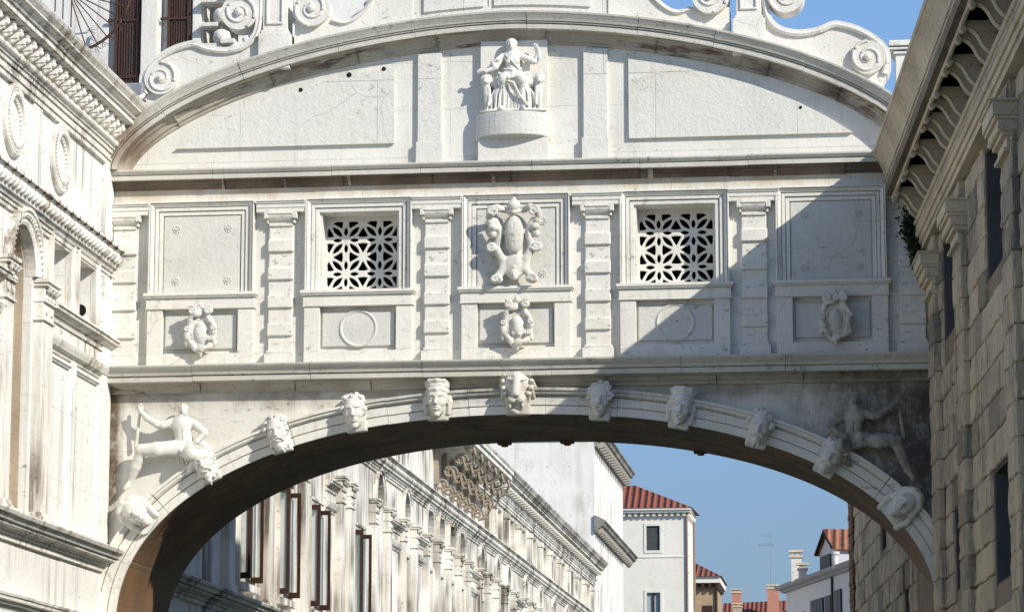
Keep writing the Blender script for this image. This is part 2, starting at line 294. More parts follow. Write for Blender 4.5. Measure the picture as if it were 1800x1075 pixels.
# ------------------------------------------------------------------ sculpting: distance fields turned into smooth closed meshes
class Sculpt:
    def __init__(s, lo, hi, h):
        s.lo, s.h = np.array(lo, float), h
        s.n = [int(math.ceil((hi[i] - lo[i]) / h)) + 1 for i in range(3)]
        s.ax = [lo[i] + np.arange(s.n[i]) * h for i in range(3)]
        s.F = np.full(s.n, .5, np.float32)
    def _g(s, lo, hi):
        sl = []; g = []
        for i in range(3):
            i0 = max(0, int((lo[i] - s.lo[i]) / s.h)); i1 = min(s.n[i], int((hi[i] - s.lo[i]) / s.h) + 2)
            if i1 <= i0: return None, None
            sl.append(slice(i0, i1)); sh = [1, 1, 1]; sh[i] = -1; g.append(s.ax[i][i0:i1].reshape(sh))
        return tuple(sl), g
    def _op(s, sl, g, k, sub):
        f = s.F[sl]
        if sub: g = -g; h = np.clip(.5 - .5 * (g - f) / k, 0, 1); s.F[sl] = g + (f - g) * h + k * h * (1 - h)
        else: h = np.clip(.5 + .5 * (g - f) / k, 0, 1); s.F[sl] = g + (f - g) * h - k * h * (1 - h)
    def ell(s, c, r, k=.02, sub=False, ang=0):
        m = k + .03; R_ = max(r[0], r[1]) if ang else None
        rr = (R_ or r[0], R_ or r[1], r[2])
        sl, g = s._g([c[i] - rr[i] - m for i in range(3)], [c[i] + rr[i] + m for i in range(3)])
        if sl is None: return s
        X, Y, Z = g[0] - c[0], g[1] - c[1], g[2] - c[2]
        if ang: ca, sa = math.cos(R(ang)), math.sin(R(ang)); X, Y = X * ca + Y * sa, -X * sa + Y * ca
        k0 = np.sqrt((X / r[0])**2 + (Y / r[1])**2 + (Z / r[2])**2); k1 = np.sqrt((X / r[0]**2)**2 + (Y / r[1]**2)**2 + (Z / r[2]**2)**2) + 1e-6
        s._op(sl, k0 * (k0 - 1) / k1, k, sub); return s
    def cap(s, a, b, ra, rb=None, k=.015, sub=False):
        rb = ra if rb is None else rb; m = k + .03; q = max(ra, rb)
        sl, g = s._g([min(a[i], b[i]) - q - m for i in range(3)], [max(a[i], b[i]) + q + m for i in range(3)])
        if sl is None: return s
        d = [b[i] - a[i] for i in range(3)]; L = sum(x * x for x in d) + 1e-9
        P = [g[i] - a[i] for i in range(3)]
        t = np.clip((P[0] * d[0] + P[1] * d[1] + P[2] * d[2]) / L, 0, 1)
        s._op(sl, np.sqrt((P[0] - t * d[0])**2 + (P[1] - t * d[1])**2 + (P[2] - t * d[2])**2) - (ra + (rb - ra) * t), k, sub); return s
    def chain(s, pts, rs, k=.015, sub=False):
        if not hasattr(rs, '__len__'): rs = [rs] * len(pts)
        for i in range(len(pts) - 1): s.cap(pts[i], pts[i + 1], rs[i], rs[i + 1], k, sub)
        return s
    def box(s, lo, hi, r=.01, k=.01, sub=False):
        m = k + .03
        sl, g = s._g([x - m for x in lo], [x + m for x in hi])
        q = [np.abs(g[i] - (lo[i] + hi[i]) / 2) - (hi[i] - lo[i]) / 2 + r for i in range(3)]
        d = np.sqrt(np.maximum(q[0], 0)**2 + np.maximum(q[1], 0)**2 + np.maximum(q[2], 0)**2) + np.minimum(np.maximum(np.maximum(q[0], q[1]), q[2]), 0) - r
        s._op(sl, d, k, sub); return s
    def spiral(s, c, r0, r1, turns, tube, z, a0=0, cw=1, k=.008, n=26):
        pts = []
        for i in range(n + 1):
            t = i / n; a = R(a0) + cw * turns * 2 * math.pi * t; r = r0 + (r1 - r0) * t
            pts.append((c[0] + r * math.cos(a), c[1] + r * math.sin(a), z + .25 * tube * t))
        return s.chain(pts, [tube * (1 - .35 * i / n) for i in range(n + 1)], k)
    def rough(s, amp, f=40, seed=0):
        X = s.ax[0].reshape(-1, 1, 1); Y = s.ax[1].reshape(1, -1, 1); Z = s.ax[2].reshape(1, 1, -1)
        s.F = s.F + amp * (np.sin(X * f + seed + 2 * np.sin(Y * f * .7)) * np.sin(Y * f * 1.1 + seed * 2 + 2 * np.sin(Z * f * .6)) * np.sin(Z * f * .9 + seed)); return s
    def mesh(s):
        F = s.F.copy(); F[0] = F[-1] = .1; F[:, 0] = F[:, -1] = .1; F[:, :, 0] = F[:, :, -1] = .1
        sg = F < 0; nx, ny, nz = [q - 1 for q in F.shape]
        cnt = np.zeros((nx, ny, nz), np.int8)
        C = [(i, j, k) for i in (0, 1) for j in (0, 1) for k in (0, 1)]
        for i, j, k in C: cnt += sg[i:nx + i, j:ny + j, k:nz + k]
        ix = np.argwhere((cnt > 0) & (cnt < 8)); I, J, K = ix.T
        acc = np.zeros((len(ix), 3)); num = np.zeros(len(ix))
        val = {c: F[I + c[0], J + c[1], K + c[2]] for c in C}
        for c in C:
            for a in range(3):
                if c[a] == 0:
                    e = list(c); e[a] = 1; e = tuple(e); fa, fb = val[c], val[e]; w = (fa < 0) != (fb < 0)
                    t = np.where(w, fa / np.where(fa == fb, 1, fa - fb), 0)
                    for q in range(3): acc[:, q] += np.where(w, c[q] + (t if q == a else 0), 0)
                    num += w
        V = s.lo + (ix + acc / num[:, None]) * s.h
        idx = np.full((nx, ny, nz), -1, np.int64); idx[I, J, K] = np.arange(len(ix)); Q = []
        for a in range(3):
            b, c = (a + 1) % 3, (a + 2) % 3
            A = np.moveaxis(sg, (a, b, c), (0, 1, 2)); D = np.moveaxis(idx, (a, b, c), (0, 1, 2))
            e = A[:-1, 1:-1, 1:-1] != A[1:, 1:-1, 1:-1]; ii, jj, kk = np.nonzero(e); ins = A[:-1, 1:-1, 1:-1][e]
            jj = jj + 1; kk = kk + 1
            q = np.stack([D[ii, jj - 1, kk - 1], D[ii, jj, kk - 1], D[ii, jj, kk], D[ii, jj - 1, kk]], 1)
            q[~ins] = q[~ins][:, ::-1]; Q.append(q)
        return V, np.concatenate(Q)
    def build(s, name, m, parent, fr, ca, cb, d0=0, ang=0, sc=1, mirror=False, ds=.82, sx=1):
        V, Q = s.mesh(); V = V * sc; V[:, 0] *= sx; V[:, 2] *= ds
        if mirror: V[:, 0] *= -1; Q = Q[:, ::-1]
        ca_, sa = math.cos(R(ang)), math.sin(R(ang))
        a = ca + V[:, 0] * ca_ - V[:, 1] * sa; b = cb + V[:, 0] * sa + V[:, 1] * ca_; d = d0 + V[:, 2]
        O, U, Vv, N = [np.array(x) for x in (fr.O, fr.U, fr.V, fr.N)]
        off = np.array(wloc(parent))
        Wd = O + a[:, None] * U + b[:, None] * Vv + d[:, None] * N - off
        me = bpy.data.meshes.new(name); me.vertices.add(len(Wd)); me.vertices.foreach_set('co', Wd.astype(np.float32).ravel())
        me.loops.add(Q.size); me.loops.foreach_set('vertex_index', Q.astype(np.int32).ravel())
        me.polygons.add(len(Q)); me.polygons.foreach_set('loop_start', np.arange(0, Q.size, 4, dtype=np.int32))
        me.polygons.foreach_set('use_smooth', np.ones(len(Q), bool)); me.update(calc_edges=True); me.validate()
        me.materials.append(m); o = bpy.data.objects.new(name, me); COL.objects.link(o); o.parent = parent
        return o

def mask_head(kind, beard=False, hood=None, mouth='shut', seed=0):
    """a carved face: x across, y up, z out; about .36 wide, .52 tall"""
    H = Sculpt((-.27, -.34, -.06), (.27, .36, .44), .0085)
    H.ell((0, .06, .16), (.135, .165, .17), .02)                       # cranium
    H.ell((0, -.07, .17), (.105, .145, .15), .05)                      # jaw
    H.cap((-.07, .065, .285), (.07, .065, .285), .026, k=.03)          # brow
    H.ell((0, -.19, .25), (.045, .04, .05), .03)                       # chin
    for q in (-1, 1):
        H.ell((q * .07, -.04, .255), (.045, .045, .05), .03)           # cheek
        H.ell((q * .058, .03, .33), (.036, .026, .045), .012, sub=True)  # socket
        H.ell((q * .056, .026, .29), (.026, .02, .022), .004)          # eyeball
        H.cap((q * .028, .022, .309), (q * .085, .02, .29), .005, k=.006)
        H.cap((q * .028, .06, .325), (q * .1, .062, .29), .013, .008, k=.012)
        H.ell((q * .137, -.0, .14), (.022, .05, .035), .012)           # ear
        H.ell((q * .145, -.0, .15), (.008, .028, .03), .006, sub=True)
    H.cap((0, .05, .312), (0, -.045, .372), .016, .026, k=.014)        # nose
    for q in (-1, 1): H.ell((q * .022, -.052, .345), (.017, .014, .02), .008)
    if mouth == 'laugh':
        H.ell((0, -.112, .35), (.055, .034, .06), .008, sub=True); H.cap((-.05, -.088, .318), (.05, -.088, .318), .01, k=.008)
        H.chain([(-.06, -.09, .3), (-.035, -.14, .315), (0, -.152, .325), (.035, -.14, .315), (.06, -.09, .3)], .012, .008)
    elif mouth == 'open':
        H.ell((0, -.112, .35), (.034, .026, .05), .006, sub=True); H.chain([(-.045, -.105, .308), (0, -.082, .325), (.045, -.105, .308)], .011, .006)
        H.chain([(-.045, -.108, .308), (0, -.142, .322), (.045, -.108, .308)], .012, .006)
    else:
        H.chain([(-.05, -.105, .3), (0, -.098, .328), (.05, -.105, .3)], .011, .006); H.chain([(-.042, -.122, .3), (0, -.13, .325), (.042, -.122, .3)], .012, .006)
        H.cap((-.05, -.114, .325), (.05, -.114, .325), .005, k=.004, sub=True)
    rn = random.Random(seed)
    if beard:
        for i in range(24):
            t = rn.uniform(-1, 1); x = t * .12; y = -.1 - .13 * (1 - abs(t)) * rn.uniform(.2, 1)
            x2 = x + rn.uniform(-.03, .03); H.chain([(x, y, .25 - .08 * abs(t)), (x2, y - .04, .27 - .1 * abs(t)), (x2 + rn.uniform(-.02, .02), y - .085, .25 - .1 * abs(t))], [.02, .018, .01], .01)
        for q in (-1, 1): H.chain([(q * .008, -.078, .345), (q * .05, -.095, .325), (q * .085, -.135, .285)], [.014, .014, .009], .008)
        H.ell((0, -.115, .35), (.022, .011, .03), .005, sub=True)
    if hood == 'curls' or (hood is None and not beard) or beard:
        for i in range(38 if hood != 'band' else 0):
            a = rn.uniform(-20, 200); r = rn.uniform(.115, .165); z = rn.uniform(.08, .25)
            c = (r * math.cos(R(a)) * 1.0, .07 + r * math.sin(R(a)) * 1.12, z); H.ell(c, (.034, .034, .034), .01)
            H.ell((c[0] * 1.1, c[1] + .01, z + .03), (.012, .012, .02), .006, sub=True)
    if hood == 'cloth':
        H.chain([(-.15, -.2, .1), (-.17, -.05, .13), (-.165, .1, .15), (-.11, .21, .17), (0, .25, .18), (.11, .21, .17), (.165, .1, .15), (.17, -.05, .13), (.15, -.2, .1)], [.04, .045, .05, .052, .055, .052, .05, .045, .04], .03)
        H.ell((0, .13, .08), (.16, .14, .14), .03)
    if hood == 'band':
        H.chain([(-.13, .12, .16), (-.08, .135, .27), (0, .14, .31), (.08, .135, .27), (.13, .12, .16)], .03, .01)
        H.ell((0, .2, .14), (.165, .09, .15), .02); H.chain([(-.155, .24, .14), (-.1, .26, .24), (0, .265, .28), (.1, .26, .24), (.155, .24, .14)], .028, .015)
        for q in (-1, 1): H.chain([(q * .15, .12, .1), (q * .165, 0, .1), (q * .15, -.16, .1)], [.03, .035, .03], .02)
    if hood == 'veil':
        H.ell((0, .1, .1), (.19, .2, .15), .02); H.chain([(-.17, .0, .14), (-.14, .15, .2), (-.05, .22, .25), (.05, .22, .25), (.14, .15, .2), (.17, 0, .14)], .04, .02)
        H.chain([(-.18, .0, .1), (-.2, -.12, .08), (-.17, -.25, .06)], .04, .02); H.chain([(.18, .0, .1), (.2, -.12, .08), (.17, -.25, .06)], .04, .02)
    H.box((-.14, -.26, -.05), (.14, .24, .1), .03, .03)                # block it grows from
    return H
def lion_head():
    H = Sculpt((-.3, -.4, -.06), (.3, .42, .5), .0085)
    H.ell((0, .12, .16), (.19, .2, .17), .03); H.ell((0, -.12, .22), (.12, .16, .15), .05)
    H.cap((0, .18, .31), (0, -.06, .41), .05, .058, k=.04)
    H.ell((0, -.075, .43), (.06, .034, .04), .015)                      # nose
    for q in (-1, 1):
        H.ell((q * .06, -.14, .36), (.065, .06, .075), .02)             # muzzle
        H.cap((q * .02, .13, .34), (q * .13, .165, .28), .028, .02, k=.012)
        H.ell((q * .085, .105, .32), (.038, .026, .03), .01, sub=True); H.ell((q * .085, .1, .3), (.024, .018, .02), .004)
        H.ell((q * .035, -.07, .475), (.012, .012, .02), .004, sub=True)
        H.ell((q * .09, -.22, .34), (.02, .05, .05), .012)
        for i in range(9):
            a = 100 - i * 24; c = (q * (.17 * math.cos(R(a)) + .03), .12 + .23 * math.sin(R(a)), .17); e = (q * (.24 * math.cos(R(a - 14)) + .02), .1 + .3 * math.sin(R(a - 14)), .06)
            H.chain([(c[0], c[1], .25), c, e], [.034, .042, .03], .008)
    H.cap((-.006, .33, .27), (-.006, .12, .36), .012, k=.01, sub=True)
    H.ell((0, -.25, .38), (.062, .05, .09), .012, sub=True); H.cap((0, -.12, .47), (0, -.2, .43), .008, k=.006, sub=True)
    H.chain([(-.07, -.27, .28), (0, -.315, .31), (.07, -.27, .28)], .028, .015)
    H.box((-.17, -.33, -.05), (.17, .36, .12), .03, .03)
    return H
def hand(F, c, dr, k=.004, s=1.0, curl=(0, 0, 0)):
    """palm with four unequal fingers and a thumb off its side; dr is the pointing direction"""
    d = Vector(dr).normalized(); side = d.cross(Vector((0, 0, 1))); side = side.normalized() if side.length > .1 else Vector((1, 0, 0)); c = Vector(c)
    F.cap(tuple(c), tuple(c + d * .045 * s), .026 * s, .03 * s, k=.01)
    for i, (o, l) in enumerate(((-.03, .05), (-.01, .062), (.01, .066), (.03, .056))):
        a = c + d * .055 * s + side * o * s; m = a + d * l * .5 * s + Vector(curl) * .3 * s; e = m + d * l * .3 * s + Vector(curl) * s
        F.chain([tuple(a), tuple(m), tuple(e)], [.011 * s, .0105 * s, .009 * s], k)
    a = c + side * .026 * s; F.chain([tuple(a), tuple(a + d * .03 * s + side * .024 * s), tuple(a + d * .062 * s + side * .026 * s)], [.013 * s, .012 * s, .01 * s], k)
def face(F, c, s=1.0, beard=False, turn=0):
    x, y, z = c
    F.ell((x, y + .01 * s, z), (.062 * s, .078 * s, .07 * s), .01); F.ell((x + turn * .01, y - .04 * s, z + .015 * s), (.045 * s, .05 * s, .05 * s), .02)
    xt = x + turn * .02 * s
    for q in (-1, 1):
        F.ell((xt + q * .025 * s, y + .012 * s, z + .075 * s), (.016 * s, .012 * s, .02 * s), .004, sub=True); F.ell((x + q * .062 * s, y, z), (.01 * s, .02 * s, .014 * s), .004)
    F.cap((xt, y + .02 * s, z + .064 * s), (xt, y - .02 * s, z + .082 * s), .008 * s, .012 * s, k=.006)
    F.cap((xt - .018 * s, y - .042 * s, z + .066 * s), (xt + .018 * s, y - .042 * s, z + .066 * s), .007 * s, k=.004)
    if beard:
        for q in (-.04, -.02, 0, .02, .04): F.chain([(xt + q * s, y - .05 * s, z + .04 * s), (xt + q * 1.1 * s, y - .1 * s + abs(q) * .6, z + .045 * s)], [.02 * s, .012 * s], .006)
def river_god(drape=False):
    """muscular man seated with one leg stretched down along the arch, arm raised to a staff, other arm bent to the hip"""
    F = Sculpt((-.78, -.68, -.08), (.56, .62, .42), .0085)
    face(F, (.09, .5, .17), .98, True, .3)
    for i in range(12):
        a = R(10 + i * 15); F.ell((.09 + .055 * math.cos(a), .52 + .06 * math.sin(a), .17 - .01 * (i % 3)), (.022, .022, .03), .006)
    F.cap((.085, .44, .14), (.075, .36, .13), .04, .05, k=.03)
    F.chain([(-.07, .33, .12), (.06, .345, .14), (.2, .32, .12)], [.075, .1, .075], .04)             # shoulders
    F.ell((.01, .28, .18), (.075, .06, .05), .02); F.ell((.13, .28, .18), (.075, .06, .05), .02)        # chest
    F.chain([(.07, .28, .13), (.09, .12, .13), (.1, 0, .12)], [.128, .11, .12], .04)
    for j in range(3):
        for q in (-1, 1): F.ell((.085 + q * .033, .17 - j * .055, .212 - .01 * j), (.03, .026, .02), .01)
    F.cap((.083, .33, .235), (.09, .05, .235), .008, k=.012, sub=True)
    F.chain([(-.08, .33, .13), (-.2, .3, .17), (-.27, .31, .18)], [.07, .055, .052], .02)               # raised arm
    F.chain([(-.27, .31, .18), (-.42, .4, .2), (-.52, .5, .19)], [.054, .044, .03], .015)
    hand(F, (-.52, .5, .19), (-.25, 1, 0), s=.95, curl=(.02, -.012, .02))
    F.chain([(-.52, .6, .15), (-.57, .2, .1), (-.6, .0, .06)], [.02, .022, .026], .01)                  # staff
    F.chain([(.24, .31, .13), (.38, .2, .19), (.4, .17, .2)], [.068, .056, .05], .02)                  # bent arm
    F.chain([(.4, .17, .2), (.3, .06, .24), (.23, .03, .24)], [.043, .036, .026], .015)
    hand(F, (.235, .03, .245), (-1, -.3, .1), s=.85, curl=(0, -.015, -.01))
    F.chain([(.06, -.02, .15), (-.25, -.05, .25), (-.49, -.05, .23)], [.12, .105, .085], .03)               # stretched leg
    F.ell((-.5, -.05, .26), (.06, .06, .05), .02)
    F.chain([(-.49, -.07, .22), (-.57, -.28, .17), (-.64, -.46, .12)], [.08, .07, .045], .02)
    F.ell((-.575, -.22, .15), (.055, .1, .06), .02, ang=-20)
    F.chain([(-.64, -.46, .12), (-.69, -.54, .15), (-.715, -.58, .18)], [.036, .035, .022], .015)
    for i in range(5): F.cap((-.685 - .008 * i, -.56, .19 - .02 * i), (-.70 - .008 * i, -.605, .2 - .02 * i), .011, .009, k=.003)
    F.chain([(.14, -.05, .14), (.24, -.12, .28), (.3, -.14, .28)], [.115, .1, .08], .03)                # folded leg
    F.chain([(.3, -.15, .27), (.22, -.3, .15), (.16, -.36, .1)], [.062, .055, .035], .02)
    F.chain([(-.02, .02, .2), (.08, -.06, .25), (.2, -.02, .22)], [.025, .035, .028], .015)              # cloth over the lap
    F.chain([(-.1, .1, .08), (-.12, -.02, .1), (.0, -.1, .12)], [.03, .035, .04], .02)
    F.chain([(.27, -.02, .1), (.36, .02, .1), (.44, -.1, .1), (.38, -.2, .12)], [.05, .06, .05, .05], .03)
    F.ell((.06, -.02, .1), (.17, .12, .12), .04)
    if drape:
        rn = random.Random(9)
        for i in range(9):
            x = .2 + rn.uniform(-.05, .1); y = .3 - i * .06; F.chain([(x, y, .1), (x + .1, y + .03 + rn.uniform(-.04, .04), .12), (x + rn.uniform(.14, .24), y - .03 + rn.uniform(-.05, .05), .06)], [.05, .04, .012], .012)
    for i in range(5): F.chain([(.0 + i * .05, -.1 - .01 * i, .1), (.02 + i * .06, -.2 - .02 * i, .06)], [.022, .014], .01)
    return F
def justice():
    """seated robed woman with sword and scales between two lions"""
    F = Sculpt((-.56, -.56, -.06), (.56, .6, .38), .0085)
    face(F, (-.02, .455, .18), 1.02)
    for i in range(11): a = R(-5 + i * 19); F.ell((-.02 + .062 * math.cos(a), .48 + .058 * math.sin(a), .16), (.026, .024, .04), .006)
    for q in (-1, 1): F.chain([(q * .06 - .02, .45, .14), (q * .07 - .02, .38, .12)], [.024, .018], .01)
    F.cap((-.02, .4, .15), (-.02, .33, .14), .036, .042, k=.03)
    F.chain([(-.15, .29, .13), (-.02, .31, .14), (.12, .29, .13)], [.055, .07, .055], .04)
    F.chain([(-.01, .26, .13), (0, .14, .13), (.01, .02, .13)], [.105, .09, .12], .04)
    for q in (-1, 1): F.ell((q * .055, .2, .21), (.05, .045, .045), .015)
    F.chain([(-.1, .3, .2), (.0, .2, .255), (.1, .08, .22)], .014, .01); F.chain([(-.12, .1, .18), (0, .07, .24), (.12, .1, .18)], .016, .01)
    F.chain([(-.17, .28, .13), (-.26, .13, .17), (-.28, .11, .18)], [.05, .046, .04], .02)              # arm resting on the lion
    F.chain([(-.28, .11, .18), (-.4, .07, .2), (-.45, .08, .19)], [.04, .03, .022], .012); hand(F, (-.45, .08, .19), (-1, -.3, .1), s=.7)
    F.chain([(-.16, .3, .16), (-.22, .24, .21), (-.3, .2, .2), (-.25, .12, .2)], [.03, .03, .025, .03], .015)
    F.chain([(.15, .28, .13), (.3, .2, .17), (.32, .2, .17)], [.05, .042, .038], .02)                   # raised arm
    F.chain([(.32, .2, .17), (.37, .31, .18), (.34, .4, .17)], [.038, .03, .022], .012); hand(F, (.34, .4, .17), (-.3, 1, 0), s=.7)
    F.chain([(.35, .44, .18), (.385, .34, .2), (.395, .24, .2), (.36, .17, .18)], [.018, .02, .02, .012], .01)
    for q in (-1, 1):                                                   # thighs, shins under cloth
        F.chain([(q * .08, .0, .13), (q * .13, -.06, .24), (q * .14, -.08, .24)], [.09, .072, .06], .03)
        F.chain([(q * .14, -.08, .23), (q * .15, -.3, .15), (q * .15, -.46, .13)], [.058, .046, .045], .03)
        F.chain([(q * .15, -.48, .2), (q * .17, -.5, .27)], [.03, .024], .015)
    F.chain([(-.26, -.1, .1), (0, -.08, .14), (.26, -.1, .1)], [.08, .1, .08], .04)
    F.ell((0, -.3, .1), (.25, .24, .09), .04)
    rn = random.Random(3)
    for i in range(17):                                                 # hanging folds
        x = -.27 + i * .034; dz = .16 + .05 * abs(math.sin(x * 11)); x2 = x * 1.12 + rn.uniform(-.03, .03)
        F.chain([(x * .8, -.06 - rn.uniform(0, .1), dz + .02), ((x + x2) / 2 + rn.uniform(-.02, .02), -.28, dz), (x2, -.49, dz - .04)], [.01, .017, .021], .005)
        F.chain([(x * .8 + .017, -.12, dz + .03), ((x + x2) / 2 + .017, -.28, dz + .02), (x2 + .017, -.47, dz)], [.005, .009, .011], .006, True)
    F.chain([(-.2, .03, .22), (-.05, -.06, .3), (.1, -.02, .29), (.22, .03, .2)], .022, .012); F.chain([(-.22, -.04, .24), (.02, -.13, .3), (.1, -.3, .25), (.22, -.45, .2)], .02, .01)
    for q in (-1, 1):                                                   # lions
        x = q * .39; y = -.06
        F.ell((x, y, .17), (.06, .065, .06), .01); F.ell((x, y - .035, .225), (.032, .03, .04), .01)
        for i in range(13): a = 2 * math.pi * i / 13; F.ell((x + .068 * math.cos(a), y + .01 + .072 * math.sin(a), .15), (.021, .021, .035), .006)
        for e in (-1, 1): F.ell((x + e * .022, y + .012, .228), (.01, .008, .012), .003, sub=True)
        F.chain([(x, y - .08, .12), (x - q * .01, y - .2, .13), (x, y - .4, .11)], [.06, .05, .035], .02)
        F.chain([(x - q * .04, y - .12, .16), (x - q * .05, y - .3, .17), (x - q * .04, y - .38, .2)], [.03, .022, .024], .01)
    F.ell((.2, -.52, .1), (.3, .035, .12), .02); F.ell((-.2, -.52, .1), (.3, .035, .12), .02)
    return F
def cartouche_big():
    F = Sculpt((-.42, -.66, -.05), (.42, .64, .5), .0085)
    F.ell((0, .08, .1), (.17, .32, .1), .03)                           # backing
    for q in (-1, 1): F.chain([(q * .155, .38, .2), (q * .15, .2, .2), (q * .13, 0, .2)], [.04, .035, .03], .01, True)
    F.ell((0, .1, .24), (.115, .26, .11), .02)                          # shield
    for x in (-.05, 0, .05): F.cap((x, .28, .33 - abs(x)), (x, -.08, .33 - abs(x)), .006, k=.01, sub=True)
    F.chain([(-.03, .42, .24), (.0, .5, .26), (0, .6, .24)], [.06, .075, .02], .02)
    F.ell((0, .48, .26), (.065, .075, .08), .01); F.chain([(-.07, .42, .25), (0, .4, .3), (.07, .42, .25)], .025, .01)
    for q in (-1, 1):
        F.chain([(q * .1, .44, .2), (q * .2, .46, .3), (q * .27, .42, .3), (q * .3, .34, .26)], [.04, .05, .05, .04], .02)
        F.spiral((q * .24, .41), .065, .015, 1.3, .02, .34, 90, -q)
        F.ell((q * .28, .28, .24), (.05, .06, .06), .015); F.ell((q * .25, .2, .25), (.06, .055, .07), .015); F.ell((q * .26, .12, .22), (.05, .06, .06), .015)
        F.chain([(q * .23, .3, .22), (q * .16, .15, .22), (q * .2, -.02, .2)], [.04, .04, .045], .02)
        F.ell((q * .27, -.06, .2), (.07, .07, .07), .01); F.spiral((q * .27, -.06), .06, .012, 1.4, .017, .26, 200 if q > 0 else -20, q)
        F.chain([(q * .2, -.1, .2), (q * .14, -.22, .19), (q * .13, -.36, .18), (q * .2, -.46, .2)], [.05, .05, .05, .05], .03)
        F.ell((q * .21, -.5, .2), (.075, .06, .08), .01); F.spiral((q * .22, -.5), .055, .012, 1.3, .017, .27, 180 if q > 0 else 0, -q)
        F.chain([(q * .145, .4, .26), (q * .135, .2, .25), (q * .125, -.04, .26)], [.032, .026, .03], .01, True)
        F.ell((q * .3, .24, .32), (.02, .02, .03), .006, sub=True); F.ell((q * .24, .16, .33), (.015, .02, .03), .006, sub=True); F.ell((q * .27, .36, .35), (.018, .014, .03), .006, sub=True)
    F.ell((0, -.3, .17), (.13, .2, .09), .03)
    face(F, (0, -.44, .22), .95); F.chain([(-.075, -.42, .2), (0, -.34, .25), (.075, -.42, .2)], .022, .01)
    return F
def cartouche_small(crest=0, seed=0):
    F = Sculpt((-.32, -.42, -.05), (.34, .42, .42), .008)
    F.ell((0, -.02, .12), (.22, .29, .12), .02); F.ell((0, -.0, .28), (.145, .22, .11), .015, sub=True); F.ell((0, -.04, .19), (.105, .165, .075), .006)
    n = 40; rn = random.Random(seed); pts = []
    for i in range(n + 1):
        a = 2 * math.pi * i / n + math.pi / 2; w = 1 + .07 * math.sin(6 * a)
        pts.append((.185 * w * math.cos(a), -.02 + .27 * w * math.sin(a), .22 + .03 * math.sin(4 * a)))
    F.chain(pts, [.034 + .008 * math.sin(i * 1.3) for i in range(n + 1)], .015)
    for q in (-1, 1):
        F.spiral((q * .12, .28), .06, .012, 1.4, .018, .28, 60 if q > 0 else 120, q); F.ell((q * .12, .28, .22), (.06, .06, .07), .01)
        F.spiral((q * .19, .02), .04, .01, 1.2, .014, .28, 0, q); F.spiral((q * .17, -.12), .035, .01, 1.2, .013, .27, 0, -q)
        F.ell((q * .2, -.18, .2), (.035, .06, .05), .015)
    F.chain([(0, -.28, .22), (.0, -.36, .2)], [.045, .022], .02)
    F.chain([(-.05, .3, .22), (0, .35, .22), (.05, .3, .22)], .035, .02)
    if crest == 1:
        F.ell((0, -.03, .25), (.06, .12, .04), .01)
        for i in range(9): F.ell((rn.uniform(-.06, .06), rn.uniform(-.14, .08), .24), (.03, .035, .03), .01)
    if crest == 2:
        for i in range(7): F.ell((rn.uniform(-.12, .12), rn.uniform(.24, .36), .26), (.03, .03, .03), .01)
    return F.rough(.004, 60, seed)
# ------------------------------------------------------------------ the bridge
CX = -4.70
bridge = empty('covered_stone_bridge', (CX, 0, 0))
tag(bridge, 'white carved stone covered bridge spanning the canal between the palace and the prison', 'bridge')
def superell(a, h, z0, n, cx=CX, N=72, t0=0.0, t1=180.0):
    P = []
    for i in range(N + 1):
        t = R(t1 + (t0 - t1) * i / N); c, s_ = math.cos(t), math.sin(t)
        P.append((cx + a * math.copysign(abs(c)**(2 / n), c), z0 + h * abs(s_)**(2 / n)))
    return P
def clean(P):
    out = [P[0]]
    for p in P[1:]:
        if math.hypot(p[0] - out[-1][0], p[1] - out[-1][1]) > .03: out.append(p)
    return out
XL, XR = -10.3, 0.83
AR = clean(superell(5.46, 2.78, 8.2, 2.2, cx=-4.64, N=110))          # front arris of the arch, left to right
PT = clean(superell(5.64, 2.02, 14.42, 1.8, cx=-4.76, N=90))           # upper edge of the pediment cornice
WB = 6.0
archline = [(AR[0][0], WB)] + AR + [(AR[-1][0], WB)]
ins = [(x + (.03 if x < CX else -.03) * 0, z + .02) for x, z in AR]
def pedz(x):
    u = min(1, abs((x + 4.76) / 5.64)); return 14.42 + 2.02 * (1 - u**1.8)**(1 / 1.8)
outer = [(XL, WB), (AR[0][0] - .01, WB)] + ins + [(AR[-1][0] + .01, WB), (XR, WB), (XR, 14.43), (.8, 14.43)] + [(x, z - .1) for x, z in PT[::-1] if z > 14.6] + [(XL, 14.43)]
BAYS = [-9.002, -6.836, -4.692, -2.556, -.474]
WIN = [BAYS[1], BAYS[3]]
holes = [rect(x - .515, x + .515, 12.72, 13.78) for x in WIN]
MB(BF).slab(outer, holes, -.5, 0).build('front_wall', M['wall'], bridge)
MB(BF).slab(outer, [], -2.88, -2.4).build('rear_wall', M['wall'], bridge)
MB(BF).sweep([(x, z - .34) for x, z in PT], [(0, -.48), (.2, -.48), (.2, -2.42), (0, -2.42), (0, -.48)]).build('roof', M['lead'], bridge)
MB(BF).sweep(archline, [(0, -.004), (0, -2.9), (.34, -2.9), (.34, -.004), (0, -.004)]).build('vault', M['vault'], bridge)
MB(BF).box(XL, XR, 11.0, 11.1, -2.41, -.49).build('corridor_floor', M['dark'], bridge)
MB(BF).box(XL + .05, XR - .05, 11.1, 14.2, -1.5, -1.4).build('corridor_partition', M['dark'], bridge)
# three small drip lumps on the far rim of the vault
m_ = MB(BF)
for x in (-5.2, -2.4, -4.3):
    z = min(AR, key=lambda p: abs(p[0] - x))[1]
    m_.box(x - .1, x + .1, z - .035, z + .02, -2.92, -2.8).box(x - .05, x + .05, z - .06, z - .03, -2.92, -2.82).each('drip_stone', M['vault'], bridge, bev=.015)

# archivolt: two fasciae and an outer moulding

